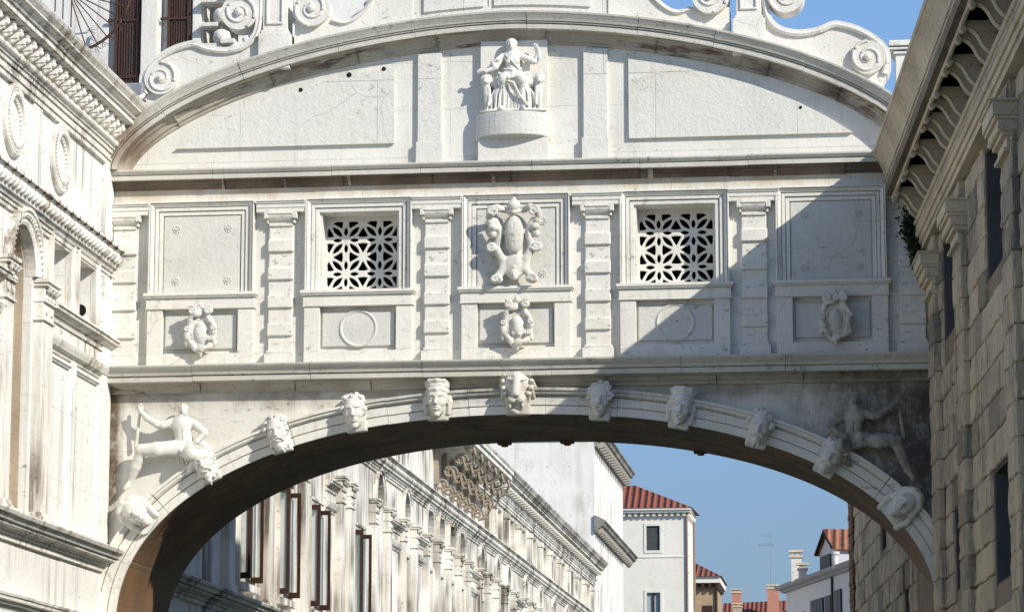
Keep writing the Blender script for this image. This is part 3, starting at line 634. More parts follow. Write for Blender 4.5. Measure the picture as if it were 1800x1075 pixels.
# cornices, swept from left to right
jr = random.Random(21)
def blockrun(m, path, prof, L=1.35, gap=.002):
    """a moulding laid as separate stones, each a few millimetres off its neighbour"""
    acc = [0]
    for i in range(1, len(path)): acc.append(acc[-1] + math.hypot(path[i][0] - path[i - 1][0], path[i][1] - path[i - 1][1]))
    def at(s_):
        for i in range(1, len(path)):
            if s_ <= acc[i] + 1e-9: t = (s_ - acc[i - 1]) / max(acc[i] - acc[i - 1], 1e-9); return (path[i - 1][0] + t * (path[i][0] - path[i - 1][0]), path[i - 1][1] + t * (path[i][1] - path[i - 1][1]))
        return path[-1]
    s0 = 0
    while s0 < acc[-1] - .01:
        s1 = s0 + L * jr.uniform(.75, 1.3)
        if acc[-1] - s1 < .3: s1 = acc[-1]
        P = [at(s0 + gap)] + [path[i] for i in range(len(path)) if s0 + .02 < acc[i] < s1 - .02] + [at(s1 - gap)]
        do, dd = jr.uniform(-.004, .004), jr.uniform(-.006, .004)
        m.sweep(P, [(o + do, d + dd if d > .01 else d) for o, d in prof]); s0 = s1
    return m
def grooved(prof, w=.006, dp=.022):
    """cuts a narrow quirk under every outward step of a moulding"""
    out = [prof[0]]
    for p, q in zip(prof, prof[1:]):
        if 0 <= q[0] - p[0] < .011 and .012 < q[1] - p[1] < .08 and p[1] > .03: out += [(p[0], p[1] - dp), (p[0] + w, p[1] - dp), (p[0] + w, q[1])]
        out.append(q)
    return out
def cornice(name, z, x0, x1, prof, m): return blockrun(MB(BU if 'upper' in name else BF), [(x0, z), (x1, z)], prof).build(name, m, bridge, bev=.005)
AV = MB(BF)
blockrun(AV, archline, [(.001, .0), (.001, .05), (.11, .052), (.111, .02), (.121, .02), (.122, .065), (.235, .068), (.236, .03), (.246, .03), (.247, .085), (.27, .12), (.30, .125), (.31, .15), (.345, .15), (.35, .12), (.35, .0), (.001, 0)], 1.0)
AV.build('archivolt', M['arcv'], bridge, bev=.004)
low = [(-.34, 0), (-.34, .035), (-.30, .045), (-.27, .08), (-.235, .1), (-.225, .13), (-.215, .135)]
lowc = [(-.216, .0), (-.215, .135), (-.21, .24), (-.14, .245), (-.139, .215), (-.131, .215), (-.13, .265), (-.115, .27), (-.09, .28), (-.05, .32), (-.02, .345), (0, .35), (.005, .35), (.012, 0)]
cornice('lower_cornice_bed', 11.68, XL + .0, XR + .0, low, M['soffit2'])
cornice('lower_cornice', 11.68, XL + .0, XR + .0, lowc, M['cyma'])
up = [(-.225, 0), (-.225, .03), (-.20, .05), (-.19, .1), (-.16, .12), (-.15, .17), (-.13, .18), (-.115, .30)]
upc = [(-.116, .0), (-.114, .30), (-.112, .33), (-.05, .33), (-.049, .29), (-.041, .29), (-.04, .35), (-.02, .38), (0, .41), (.012, .415), (.03, .41), (.05, 0)]
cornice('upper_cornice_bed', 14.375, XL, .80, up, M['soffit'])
cornice('upper_cornice', 14.375, XL, .80, upc, M['cyma'])
for x, w in ((-8.72, .05), (-7.86, .04), (-6.97, .05), (-5.0, .06), (-2.87, .09), (-1.2, .05)):
    MB(BU).sweep([(x - w * .4, 14.375), (x + w * .4, 14.375)], [(o, d + .006) for o, d in up]).build('repair_patch', M['soffit2'], bridge, bev=.003)
PTs = [p for p in PT if p[1] >= 14.42]
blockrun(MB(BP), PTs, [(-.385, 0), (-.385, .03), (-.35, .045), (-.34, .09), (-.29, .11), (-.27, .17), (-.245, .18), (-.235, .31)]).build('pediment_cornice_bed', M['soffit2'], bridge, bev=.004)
blockrun(MB(BP), PTs, [(-.236, 0), (-.234, .31), (-.23, .34), (-.165, .345), (-.164, .30), (-.154, .30), (-.153, .365), (-.14, .37), (-.139, .335), (-.13, .335), (-.129, .385), (-.10, .40), (-.05, .44), (-.03, .46), (-.005, .465), (0, .46), (.03, 0), (.03, -.3)]).build('pediment_cornice', M['cyma'], bridge, bev=.004)

# pediment: strips, pedestal block, raised panels
def strip(x):
    m = MB(BS); m.box(x - .165, x + .165, 14.72, pedz(x) - .42, 0, .1); m.box(x - .185, x + .185, 14.40, 14.72, 0, .14)
    return m.build('pediment_strip', M['ped'], bridge, bev=.008)
strip(-5.875); strip(-3.61)
def curve(xs, off): return [(x, pedz(x) - off) for x in xs]
xl = [-9.35 + i * (3.0) / 16 for i in range(17)]
pl = [(-9.40, 14.72), (-6.36, 14.72)] + [(-6.36, 15.76), (-6.51, 15.77)] + [(x, z) for x, z in ((-6.99, 15.70), (-7.3, 15.62), (-7.66, 15.51), (-8.2, 15.34), (-8.69, 15.15), (-9.05, 14.96))]
pr = [(-3.16, 14.70), (-.16, 14.70)] + [(-.5, 14.93), (-.9, 15.15), (-1.5, 15.4), (-2.12, 15.6), (-2.6, 15.71), (-3.16, 15.80)]
def inset(P, k):
    c = (sum(p[0] for p in P) / len(P), sum(p[1] for p in P) / len(P)); return [(c[0] + (p[0] - c[0]) * (1 - k), c[1] + (p[1] - c[1]) * (1 - k * 1.6)) for p in P]
for P in (pl, pr):
    MB(BF).slab(P, [], -.02, .05).build('triangular_panel', M['ped'], bridge, bev=.012)
m = MB(BF)
fh = ((-7.66, 15.50, .03), (-6.99, 15.69, .036), (-6.51, 15.76, .03), (-.85, 15.06, .022))
for x, z, r in fh: m.lathe(x, z, [(0, .054), (r, .055), (r, .0)], 10); m.each('fixing_hole', M['dark'], bridge)
m = MB(BF); m.slab([(-5.17, 15.05), (-4.26, 15.05), (-4.26, 16.09), (-5.17, 16.09)], [], 0, .09).box(-5.2, -4.24, 14.40, 14.72, 0, .16)
m.build('relief_plate', M['trim'], bridge, bev=.008)
n = 14; fr_ = [(-5.23 + 1.0 * i / n, .12 + .2 * math.sin(math.pi * i / n)**.7) for i in range(n + 1)]
vs = [BF.p(x, z, d) for z in (14.74, 15.06) for x, d in fr_] + [BF.p(x, 14.70, min(d, .1)) for x, d in fr_]
k = n + 1; fs = [(i, i + 1, k + i + 1, k + i) for i in range(n)] + [(2 * k + i, 2 * k + i + 1, i + 1, i) for i in range(n)]
vs += [BF.p(x, z, 0) for z in (14.70, 15.06) for x in (-5.23, -4.23)]; q = 3 * k
fs += [tuple(range(k, 2 * k)) + (q + 3, q + 2), (0, k, q + 2, q, 2 * k), (n, 2 * k + n, q + 1, q + 3, k + n)]
MB(BF).add(vs, fs).build('rounded_pedestal', M['panel'], bridge, bev=.012)
fig = justice().build('seated_figure', M['carve'], bridge, BF, -4.72, 15.58, .06, sc=.93)

# pilasters with blocked shafts
def pilaster(x):
    m = MB(BS); m.box(x - .165, x + .165, 11.88, 13.62, 0, .085)
    for z in (11.885 + .2, 12.47, 12.855, 13.24): m.taper(x - .18, x + .18, z, z + .18, .08, .145, .012, .012)
    s_ = m.build('pilaster', M['trim'], bridge, bev=.009)
    m = MB(BS); m.sweep([(x - .165, 13.60), (x + .165, 13.60)], [(0, .08), (0, .12), (.035, .125), (.045, .1), (.07, .1), (.075, .15), (.09, .17), (.12, .2), (.155, .215), (.16, .235), (.185, .235), (.185, 0)])
    for q in (-1, 1): m.box(*sorted((x + q * .165, x + q * .225)), 13.70, 13.783, 0, .22)
    for q in (-1, 1): m.box(*sorted((x + q * .165, x + q * .195)), 13.64, 13.70, 0, .15)
    m.build('capital', M['trim'], s_, bev=.006)
    m = MB(BS); m.box(x - .34, x + .34, 13.79, 13.85, 0, .17).box(x - .34, x + .34, 13.85, 13.91, 0, .185).box(x - .34, x + .34, 13.91, 13.935, 0, .21).box(x - .345, x + .345, 13.935, 13.96, 0, .235)
    m.build('entablature_block', M['trim'], s_, bev=.006)
    m = MB(BS); m.box(x - .21, x + .21, 11.69, 11.85, 0, .16); m.taper(x - .2, x + .2, 11.85, 11.89, 0, .14, .02, .0)
    m.build('base', M['trim'], s_, bev=.008); return s_
P0 = pilaster(-10.075)
for x in (-7.905, -5.765, -3.59, -1.495, .585): copy_part(P0, bridge, (x + 10.075, 0, 0))

# bays: moulded frame, sill, lower piers and panel
def bay(i, x, window):
    z0, z1 = 12.70, 13.97
    pth = [(x - .545, z0), (x - .545, z1 - .185), (x + .545, z1 - .185), (x + .545, z0)]
    fm = MB(BS).sweep(pth, [(.0, -.02), (.0, .06), (.052, .065), (.053, .02), (.06, .02), (.061, .095), (.105, .1), (.106, .05), (.113, .05), (.114, .12), (.125, .125), (.14, .15), (.158, .17), (.159, .13), (.166, .13), (.167, .19), (.185, .19), (.185, 0)])
    nm = 'window_frame' if window else 'panel_frame'
    f = fm.build(nm, M['trim'], bridge, bev=.004)
    m = MB(BS); m.box(x - .785, x + .785, 12.655, 12.70, 0, .25).box(x - .77, x + .77, 12.632, 12.655, 0, .225).box(x - .75, x + .75, 12.50, 12.632, 0, .175).box(x - .757, x + .757, 12.478, 12.50, 0, .19)
    m.build('sill', M['trim'], f, bev=.007)
    m = MB(BS)
    for q in (-1, 1): m.box(*sorted((x + q * .52, x + q * .735)), 11.87, 12.478, 0, .155); m.each('lower_pier', M['trim'], bridge, bev=.007)
    m.box(x - .735, x + .735, 11.69, 11.87, 0, .165); m.build('base_course', M['trim'], bridge, bev=.007)
    m = MB(BS); m.taper(x - .50, x + .50, 11.93, 12.42, 0, .055, .012, .012)
    pn = m.build('lower_panel', M['panel'], bridge, bev=.006)
    if window:
        m = MB(BS); m.lathe(x, 12.18, [(.26, .05), (.255, .075), (.24, .085), (.225, .07), (.21, .058), (0, .062)], 36); m.build('roundel', M['panel'], pn, smooth=False)
    else:
        MB(BS).taper(x - .53, x + .53, 12.70, 13.775, 0, .035, .0, .0).build('blank_panel', M['panel'], f)
        m = MB(BS)
        for sx in (-.36, .36):
            for sz in (12.88, 13.60):
                if i == 2: sx2 = sx * 1.03
                for k in range(8): t = k * math.pi / 4 + .2 * i; m.lathe(x + sx + .045 * math.cos(t), sz + .045 * math.sin(t), [(.021, .03), (.017, .044), (0, .048)], 8)
                m.lathe(x + sx, sz, [(.027, .03), (.024, .058), (.014, .06), (.011, .05), (0, .05)], 12); m.each('rosette', M['panel'], f, smooth=True)
    return f
for i, x in enumerate(BAYS): bay(i, x, x in WIN)

# pierced window lattices
G = Sculpt((-.56, -.56, -.03), (.56, .58, .03), .0072)
X, Y, Z = G.ax[0].reshape(-1, 1, 1), G.ax[1].reshape(1, -1, 1), G.ax[2].reshape(1, 1, -1)
pp = .47
def lens(u, v, L, w, ang):
    c, s_ = math.cos(R(ang)), math.sin(R(ang)); a, b = u * c + v * s_, -u * s_ + v * c; rr = (L * L + w * w) / (2 * w)
    return np.maximum(np.sqrt(a * a + (b + rr - w)**2) - rr, np.sqrt(a * a + (b - rr + w)**2) - rr)
ux = np.mod(X - .235 + pp / 2, pp) - pp / 2; uy = np.mod(Y - .235 + pp / 2, pp) - pp / 2      # about the star nodes
u = np.abs(ux); v = np.abs(uy)
hl = np.minimum(lens(u - .118, v, .062, .027, 0), lens(u, v - .118, .062, .027, 90))
hl = np.minimum(hl, lens(u - .1175, v - .1175, .1, .034, 45))
bx = np.mod(X + pp / 2, pp) - pp / 2; by = np.mod(Y + pp / 2, pp) - pp / 2
def tri(a, b):
    b = np.abs(b); return np.maximum(np.maximum(b * .87 - (a - .055) * .5, np.sqrt((a - .02)**2 + b * b * .7) - .172), .055 - a)
hl = np.minimum(hl, np.minimum(tri(np.abs(bx), by), tri(np.abs(by), bx)))
edge = np.maximum(np.abs(X) - .475, np.abs(Y) - .475)
hl = np.maximum(hl, edge - .02)
G.F = np.maximum(np.abs(Z) - .022, -hl).astype(np.float32) * np.ones(G.n, np.float32)
wf = [o for o in COL.objects if o.name.startswith('window_frame')]
lat = G.build('lattice', M['carve'], wf[0], BF, WIN[0], 13.22, -.30, ds=1)
lat.location = (0, 0, 0); l2 = lat.copy(); COL.objects.link(l2); l2.parent = wf[1]; l2.location = (WIN[1] - WIN[0], 0, 0)

# carved heads on the arch
def arcpt(x):
    i = min(range(1, len(AR) - 1), key=lambda j: abs(AR[j][0] - x)); t = (AR[i + 1][0] - AR[i - 1][0], AR[i + 1][1] - AR[i - 1][1])
    return AR[i], math.degrees(math.atan2(t[1], t[0]))
HEADS = [(-9.80, 9.69, 52, dict(hood='cloth'), 'carve', 1), (-8.90, 10.36, 24, dict(beard=True), 'carve', 2), (-7.90, 10.76, 14, dict(beard=True), 'carve', 3),
         (-6.86, 11.02, 6, dict(hood='curls'), 'carve', 4), (-5.74, 11.16, 0, dict(hood='band'), 'carved', 5),
         (-3.56, 11.13, -4, dict(mouth='laugh', hood='curls'), 'carve', 6), (-2.49, 11.0, -10, dict(mouth='open', hood='band'), 'carve', 7),
         (-1.46, 10.73, -14, dict(beard=True), 'carve', 8), (-.53, 10.34, -30, dict(beard=True, hood='curls'), 'carve', 9), (.40, 9.69, -52, dict(hood='veil'), 'carve', 10)]
HL = ['hooded face lying on its side at the foot of the arch', 'bearded face below the seated man', 'bearded face with curled hair', 'smiling young face with curls', 'face with a banded cap',
      'laughing open mouthed face', 'open mouthed face with a headband', 'frowning bearded face', 'blackened bearded face', 'veiled smooth face at the shaded foot of the arch']
for (x, z, an, kw, mm, sd), lb in zip(HEADS, HL):
    h = mask_head(sd, seed=sd, **kw).rough(.003, 55, sd)
    o = h.build('carved_head', M[mm], bridge, BF, x, z + .0, .02, ang=an, sc=1.0); o['label'] = lb
o = lion_head().rough(.003, 50, 2).build('carved_lion_head', M['carved'], bridge, BF, -4.66, 11.27, .03, sc=.95); o['label'] = 'lion head keystone'
# spandrel figures
g = river_god(); g2 = river_god(True); o = g.build('reclining_figure', M['carve'], bridge, BF, -9.28, 10.60, .02, sc=.97); o['label'] = 'clean white muscular man leaning on a staff'
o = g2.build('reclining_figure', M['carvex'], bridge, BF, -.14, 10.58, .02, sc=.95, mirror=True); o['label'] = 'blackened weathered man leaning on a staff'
# coats of arms
o = cartouche_big().build('coat_of_arms', M['carved'], bridge, BF, -4.70, 13.28, .02, sc=1.0, sx=1.13); o['label'] = 'tall scrolled shield in the middle bay'
for x, cr, mm, lb in ((-8.965, 0, 'carve', 'clean blank oval shield'), (-4.66, 1, 'carved', 'stained oval shield below the tall one'), (-.43, 2, 'carved', 'broken oval shield in the shade')):
    o = cartouche_small(cr, cr).build('oval_shield', M[mm], bridge, BF, x, 12.17, .04, sc=.95); o['label'] = lb

# scrolled parapet above the pediment
def bez(P, n=8):                                             # smooth open curve through points
    out = []
    for i in range(len(P) - 1):
        p0, p1, p2, p3 = P[max(i - 1, 0)], P[i], P[i + 1], P[min(i + 2, len(P) - 1)]
        for k in range(n):
            t = k / n; out.append(tuple(.5 * (2 * p1[j] + (p2[j] - p0[j]) * t + (2 * p0[j] - 5 * p1[j] + 4 * p2[j] - p3[j]) * t * t + (3 * p1[j] - p0[j] - 3 * p2[j] + p3[j]) * t**3) for j in (0, 1)))
    return out + [P[-1]]
def volute(m, c, r, s_=1, a0=0, d=.22, turns=1.6):
    m.slab(circ(c[0], c[1], r, 36), [], -.1, d + .01)
    pts = []; rad = []
    for i in range(46):
        t = i / 45; a = R(a0) + s_ * turns * 2 * math.pi * t; q = r * (.97 - .75 * t); pts.append(BF.p(c[0] + q * math.cos(a), c[1] + q * math.sin(a), d + .01)); rad.append(.026 * (1 - .4 * t))
    m.tube(pts, 0, 7, rad); m.lathe(c[0], c[1], [(r * .24, d), (r * .2, d + .05), (0, d + .07)], 16)
def side_scroll(q):
    m = MB(BF); f = lambda x: CX - .06 + q * (x - (CX - .06)) if q < 0 else x
    top = [(-9.83, 15.45), (-9.88, 15.62), (-9.85, 15.80), (-9.70, 15.97), (-9.45, 16.12), (-9.22, 16.19), (-9.10, 16.19), (-8.92, 16.12), (-8.68, 16.09), (-8.45, 16.14), (-8.31, 16.27), (-8.26, 16.5), (-8.26, 16.9)]
    T = bez(top, 6); T = [(f(x), z) for x, z in T]
    base = [(x, pedz(x) - .02) for x in np.linspace(-8.15, -9.72, 14)]; Bs = [(f(x), z) for x, z in base]
    P = T + [(f(-8.15), 16.9)] + Bs
    m.slab(P, [], -.2, .16)
    rim = T if q > 0 else T[::-1]
    m.sweep(rim, [(-.085, .155), (-.08, .2), (-.05, .215), (-.03, .2), (0.008, .2), (.01, -.205)])
    volute(m, (f(-9.58), 15.68), .23, -q, 90 if q > 0 else 90); volute(m, (f(-8.50), 16.58), .25, q, -60 if q > 0 else 240)
    return m.build('scroll', M['trim'], bridge, smooth=False)
side_scroll(1); side_scroll(-1)
for q in (1, -1):
    f = (lambda x: x) if q > 0 else (lambda x: 2 * (CX - .06) - x)
    m = MB(BF); x0, x1 = sorted((f(-8.22), f(-7.78)))
    m.box(x0 - .0, x1 + .0, pedz(-7.9) - .25, 16.26, -.2, .26); m.box(x0 + .03, x1 - .03, 16.26, 16.31, -.2, .235); m.box(x0 + .05, x1 - .05, 16.31, 17.3, -.2, .21)
    m.sweep([(x0 + .1, 16.42), (x0 + .1, 17.3)], [(0, .2), (0, .235), (-.03, .235), (-.03, .2)]).sweep([(x1 - .1, 17.3), (x1 - .1, 16.42)], [(0, .2), (0, .235), (-.03, .235), (-.03, .2)])
    m.box(x0 + .1, x1 - .1, 16.39, 16.42, .2, .235).box(x0, x1, 17.301, 17.36, -.24, .25).box(x0 - .04, x1 + .04, 17.36, 17.44, -.28, .29)
    m.build('pedestal', M['trim'], bridge, bev=.008)
    m = MB(BF); inner = bez([(-7.2, 16.48), (-7.05, 16.44), (-6.9, 16.5), (-6.72, 16.68), (-6.58, 16.95), (-6.5, 17.2)], 6)
    P = [(f(x), z) for x, z in [(-7.74, 16.3), (-7.74, 16.42), (-7.5, 16.34)] + inner + [(-6.1, 17.2), (-6.1, 16.35)]]
    P = [(f(-7.74), pedz(-7.74) - .04), (f(-7.74), 16.45), (f(-7.3), 16.45)] + [(f(x), z) for x, z in inner] + [(f(-6.1), 17.2)] + [(f(x), pedz(x) - .04) for x in np.linspace(-6.1, -7.6, 10)]
    m.slab(P, [], -.2, .14); rim = [(f(x), z) for x, z in inner]; rim = rim if q < 0 else rim[::-1]
    m.sweep(rim, [(.0, .13), (.02, .17), (.05, .18), (.07, .14)][::1])
    volute(m, (f(-7.49), 16.60), .25, -q, -100 if q > 0 else -80)
    m.build('scroll', M['trim'], bridge)
m = MB(BF)
zc = [(x, pedz(x) - .03) for x in np.linspace(-3.42, -6.1, 16)]
m.slab([(-6.1, 17.2), (-3.42, 17.2)] + zc, [], -.2, .12)
m.sweep([(-5.05, 16.58), (-5.05, 17.2)], [(-.004, .115), (-.004, .135), (.004, .135), (.004, .115)])
m.slab([(-4.98, 17.2), (-3.66, 17.2)] + [(x, pedz(x) + .14) for x in np.linspace(-3.66, -4.98, 9)], [], .1, .15)
m.slab([(-5.95, 17.2), (-5.12, 17.2)] + [(x, pedz(x) + .14) for x in np.linspace(-5.12, -5.95, 9)], [], .1, .15)
m.build('crest_plate', M['ped'], bridge, bev=.008)
m = MB(BF); m.box(.45, .80, 14.3, 16.33, -2.55, -2.2); m.box(.42, .83, 16.33, 16.37, -2.58, -2.17); m.box(.36, .86, 16.44, 16.52, -2.62, -2.12); m.taper(.32, .9, 16.37, 16.44, -2.6, -2.14, .02, .02)
m.build('end_post', M['trim'], bridge, bev=.008)
# ------------------------------------------------------------------ palace on the left (continues behind the bridge)
palace = empty('palace_building', (-10.3, 0, 0))
tag(palace, 'long white stone palace with arched windows, roundels and a bracketed cornice, left of the canal', 'palace')
Y0, Y1 = -16.0, 73.0
LUN = [22.9, 26.6, 30.2, 32.05, 33.9, 35.7, 39.7, 43.1, 45.6, 49.9, 53.8, 58.0, 62.0, 66.0, 70.0]
CAS = [(8.7, 9.8), (12.0, 13.1), (14.95, 16.1), (19.7, 20.8)]
WALLZ = 15.2
ops = [archop(-4.9, -3.8, 9.36, 12.28), archop(-9.3, -8.3, 9.36, 12.28), rect(-3.02, -2.12, 12.13, 12.93), rect(-1.74, -.84, 12.13, 12.93)]
for a, b in CAS: ops.append(rect(a, b, 9.5, 11.45))
for a in LUN:
    r = .52 if a > 38 or a < 29 else .6
    ops.append(archop(a - r, a + r, 12.3, 12.45 if a > 29 and a < 37 else 12.4, 10))
    if a > 25: ops.append(rect(a - .45, a + .45, 9.6, 11.5))
UPW = [a for a in np.arange(40.5, 71, 2.9)]
for a in UPW: ops.append(rect(a - .5, a + .5, 13.45, 14.45))
near = [o for o in ops if max(p[0] for p in o) < 4]; far = [o for o in ops if min(p[0] for p in o) > 4]
MB(PF).slab(rect(Y0, 5.0, 2.0, WALLZ), near, -.55, 0).build('wall', M['pal'], palace)
MB(PF).slab(rect(5.0, Y1, 2.0, WALLZ), far, -.45, 0).build('wall', M['palf'], palace)
MB(PF).box(Y0, Y1, 2, 15.2, -1.3, -1.2).build('back_wall', M['dark'], palace)
m = MB(PF)
for a in (Y0, 5, 21.8, Y1 - .2): m.box(a, a + .2, 2, 15.2, -1.2, -.55)
m.box(Y0, Y1, 15.0, 15.2, -1.2, -.5).build('inner_partition', M['dark'], palace)
MB(PF).box(Y0, Y1, 15.15, 15.26, -8, .1).build('roof_terrace', M['lead'], palace)
# square deep openings near the bridge: lit reveals with stained side and a round pipe hole
m = MB(PF)
for a0, a1 in ((-3.02, -2.12), (-1.74, -.84)):
    m.box(a1 + .001, a1 + .1, 12.05, 13.0, -.9, -.55); m.box(a0 - .1, a0 - .001, 12.05, 13.0, -.9, -.55); m.box(a0 - .1, a1 + .1, 12.93, 13.0, -.9, -.551); m.box(a0 - .1, a1 + .1, 12.05, 12.129, -.9, -.551)
m.box(-3.1, -.7, 12.0, 13.05, -1.0, -.9).build('opening_lining', M['pal'], palace)
fr2 = Fr((-10.3, -.84, 0), (1, 0, 0), (0, 0, 1), (0, -1, 0))
MB(fr2).lathe(-.17, 12.36, [(.085, 0), (.08, .012), (.07, .012), (.068, .004), (0, .003)], 20).build('pipe_hole', M['dark'], palace)
# arched windows with brown weathered jambs and moulded, beaded archivolts
def arch_window(a0, a1, b0, bs, d=.0, deep=.42, parent=palace):
    c, r = (a0 + a1) / 2, (a1 - a0) / 2
    p = [(a0 + .015, b0), (a0 + .015, bs)] + circ(c, bs, r - .015, 16, 180, 0)[1:-1] + [(a1 - .015, bs), (a1 - .015, b0)]
    f = MB(PF).sweep(p, [(0, -.54), (.0, -.10), (-.02, -.10), (-.02, -.2), (-.04, -.2), (-.04, -.54)]).build('window', M['palb'], parent)
    m = MB(PF).sweep([(a0, bs)] + circ(c, bs, r, 20, 180, 0)[1:-1] + [(a1, bs)], [(-.004, -.08), (-.004, .05), (.03, .07), (.07, .07), (.08, .09), (.14, .1), (.16, .13), (.2, .13), (.2, .0)])
    for i in range(27):
        t = R(180 * (i + .5) / 27); q = r + .11; p0 = PF.p(c + q * math.cos(t), bs + q * math.sin(t), .11)
        m.lathe(c + q * math.cos(t), bs + q * math.sin(t), [(.024, .09), (.02, .12), (0, .132)], 6)
    m.build('archivolt', M['palt'], f); 
    MB(PF).box(a0 + .1, a1 - .1, b0, bs + r - .05, -.5, -.47).build('pane', M['palb'], f)
    return f
w0 = arch_window(-4.9, -3.8, 9.3, 12.28)
arch_window(-9.3, -8.3, 9.3, 12.28)
# pilasters with carved capitals
def capital(m, a, w, z, d):
    m.box(a - w - .05, a + w + .05, z + .22, z + .27, 0, d + .09).box(a - w - .03, a + w + .03, z + .18, z + .22, 0, d + .06).box(a - w - .02, a + w + .02, z - .02, z + .02, 0, d + .04)
    m.box(a - w, a + w, z + .02, z + .18, 0, d + .01)
    for i in range(3):
        x = a - w + w * (i + .5) * .667; m.tube([PF.p(x, z + .03, d + .02), PF.p(x, z + .12, d + .05), PF.p(x, z + .17, d + .09)], .04, 6, [.05, .035, .045])
    m.box(a - w - .01, a + w + .01, z - .22, z - .02, 0, d + .005).box(a - w - .03, a + w + .03, z - .25, z - .22, 0, d + .03)
    for i in range(2): m.lathe(a - w / 2 + i * w, z - .12, [(.05, d), (.04, d + .03), (.02, d + .03), (0, d + .04)], 8)
def pil(a, w, d, z0=9.2, z1=12.0, parent=palace, mm='palt'):
    m = MB(PF).box(a - w, a + w, z0, z1, 0, d); m.box(a - w - .04, a + w + .04, z0, z0 + .12, 0, d + .05).box(a - w - .025, a + w + .025, z0 + .12, z0 + .17, 0, d + .03)
    o = m.build('pilaster', M[mm], parent, bev=.008)
    m = MB(PF); capital(m, a, w, z1, d); m.build('capital', M[mm], o, bev=.006); return o
pil(-3.44, .24, .12); pil(-5.16, .2, .12); pil(-8.05, .24, .12); pil(-9.6, .24, .12)
for i, a in enumerate([7.7, 10.9, 14.1, 17.9, 18.9, 21.9, 23.75, 25.8, 27.5, 29.35, 31.1, 33.0, 34.8, 36.6, 38.8, 40.6, 42.3, 44.35, 46.5, 48.9, 50.9, 52.9, 54.8, 57, 59, 61, 63, 65, 67, 69, 71]):
    pil(a, .17 if a > 20 else .22, .14, mm='palf')
# sill band, architrave and tall sunk panels beside the arch
def run(name, a0, a1, prof, mm='palt', z=0, parent=palace):
    if a1 - a0 < 2 or a0 > 0: return MB(PF).sweep([(a0, z), (a1, z)], grooved(prof)).build(name, M[mm], parent, bev=.003)
    return blockrun(MB(PF), [(a0, z), (a1, z)], grooved(prof), 1.2).build(name, M[mm], parent, bev=.005)
def sillband(a0, a1, mm):
    f = run('sill_band', a0, a1, [(11.50, 0), (11.50, .03), (11.53, .035), (11.56, .09), (11.62, .12), (11.66, .13), (11.67, .06), (11.70, .06), (11.71, .04), (11.86, .04), (11.87, .07), (11.90, .08), (11.905, .05), (11.95, .05), (11.96, .1), (11.99, .13), (12.0, .17), (12.03, .18), (12.035, .2), (12.065, .2), (12.08, 0)], mm)
for a0, a1 in ((-3.18, -.01), (-8.3 + .55, -5.22)): sillband(a0, a1, 'palt')
for a0, a1 in ((2.9, 7.4), (16.5, 17.6), (24.0, 25.6), (27.7, 29.1), (36.8, 38.6), (46.7, 48.7), (55, 56.8), (59.2, 60.8), (63.2, 64.8), (67.2, 68.8)): sillband(a0, a1, 'palf')
def sunk(a0, a1, z0=9.3, z1=11.45):
    m = MB(PF).sweep(rect(a0, a1, z0, z1), [(0, 0), (0, .05), (.04, .055), (.05, .035), (.07, .025), (.07, 0)], closed=True)
    m.build('wall_panel', M['pal'], palace, bev=.004)
sunk(-3.1, -1.95); sunk(-1.8, -.5); sunk(-7.2, -5.4)
MB(PF).box(-1.94, -1.81, 9.2, 11.5, 0, .07).build('wall_strip', M['pal'], palace, bev=.008); MB(PF).box(-.49, -.02, 9.2, 12.90, 0, .07).build('wall_strip', M['pal'], palace, bev=.008)
# frames of the two square openings
for a0, a1 in ((-3.02, -2.12), (-1.74, -.84)):
    MB(PF).sweep([(a0, 12.1), (a0, 12.93), (a1, 12.93), (a1, 12.1)], [(-.004, -.03), (-.004, .05), (.05, .06), (.06, .08), (.1, .08), (.1, 0)]).build('opening_frame', M['palt'], palace, bev=.005)
# lower cornice, base moulding
low_ = [(8.93, 0), (8.93, .05), (8.99, .05), (8.995, .08), (9.03, .085), (9.035, .11), (9.05, .12), (9.055, .16), (9.10, .18), (9.105, .24), (9.12, .25), (9.16, .27), (9.165, .31), (9.20, .33), (9.215, .33), (9.23, 0)]
base_ = [(8.17, 0), (8.17, .06), (8.20, .07), (8.205, .1), (8.25, .11), (8.255, .15), (8.285, .16), (8.30, .0)]
for a0, a1, mm in ((Y0, .03, 'palt'), (2.89, Y1, 'palf')):
    f = run('lower_cornice', a0, a1, low_, mm); g_ = run('base_moulding', a0, a1, base_, mm)
    m = MB(PF); n = int((min(a1, 26) - a0) / .075)
    for i in range(n): a = a0 + i * .075; m.taper(a + .012, a + .062, 9.057, 9.098, .15, .2, .01, .01)
    m.build('bead_row', M['palt'], f)
    m = MB(PF)
    for i in range(n): a = a0 + i * .075; m.box(a + .02, a + .055, 8.212, 8.243, .09, .135)
    m.build('dentil_row', M['palt'], g_)
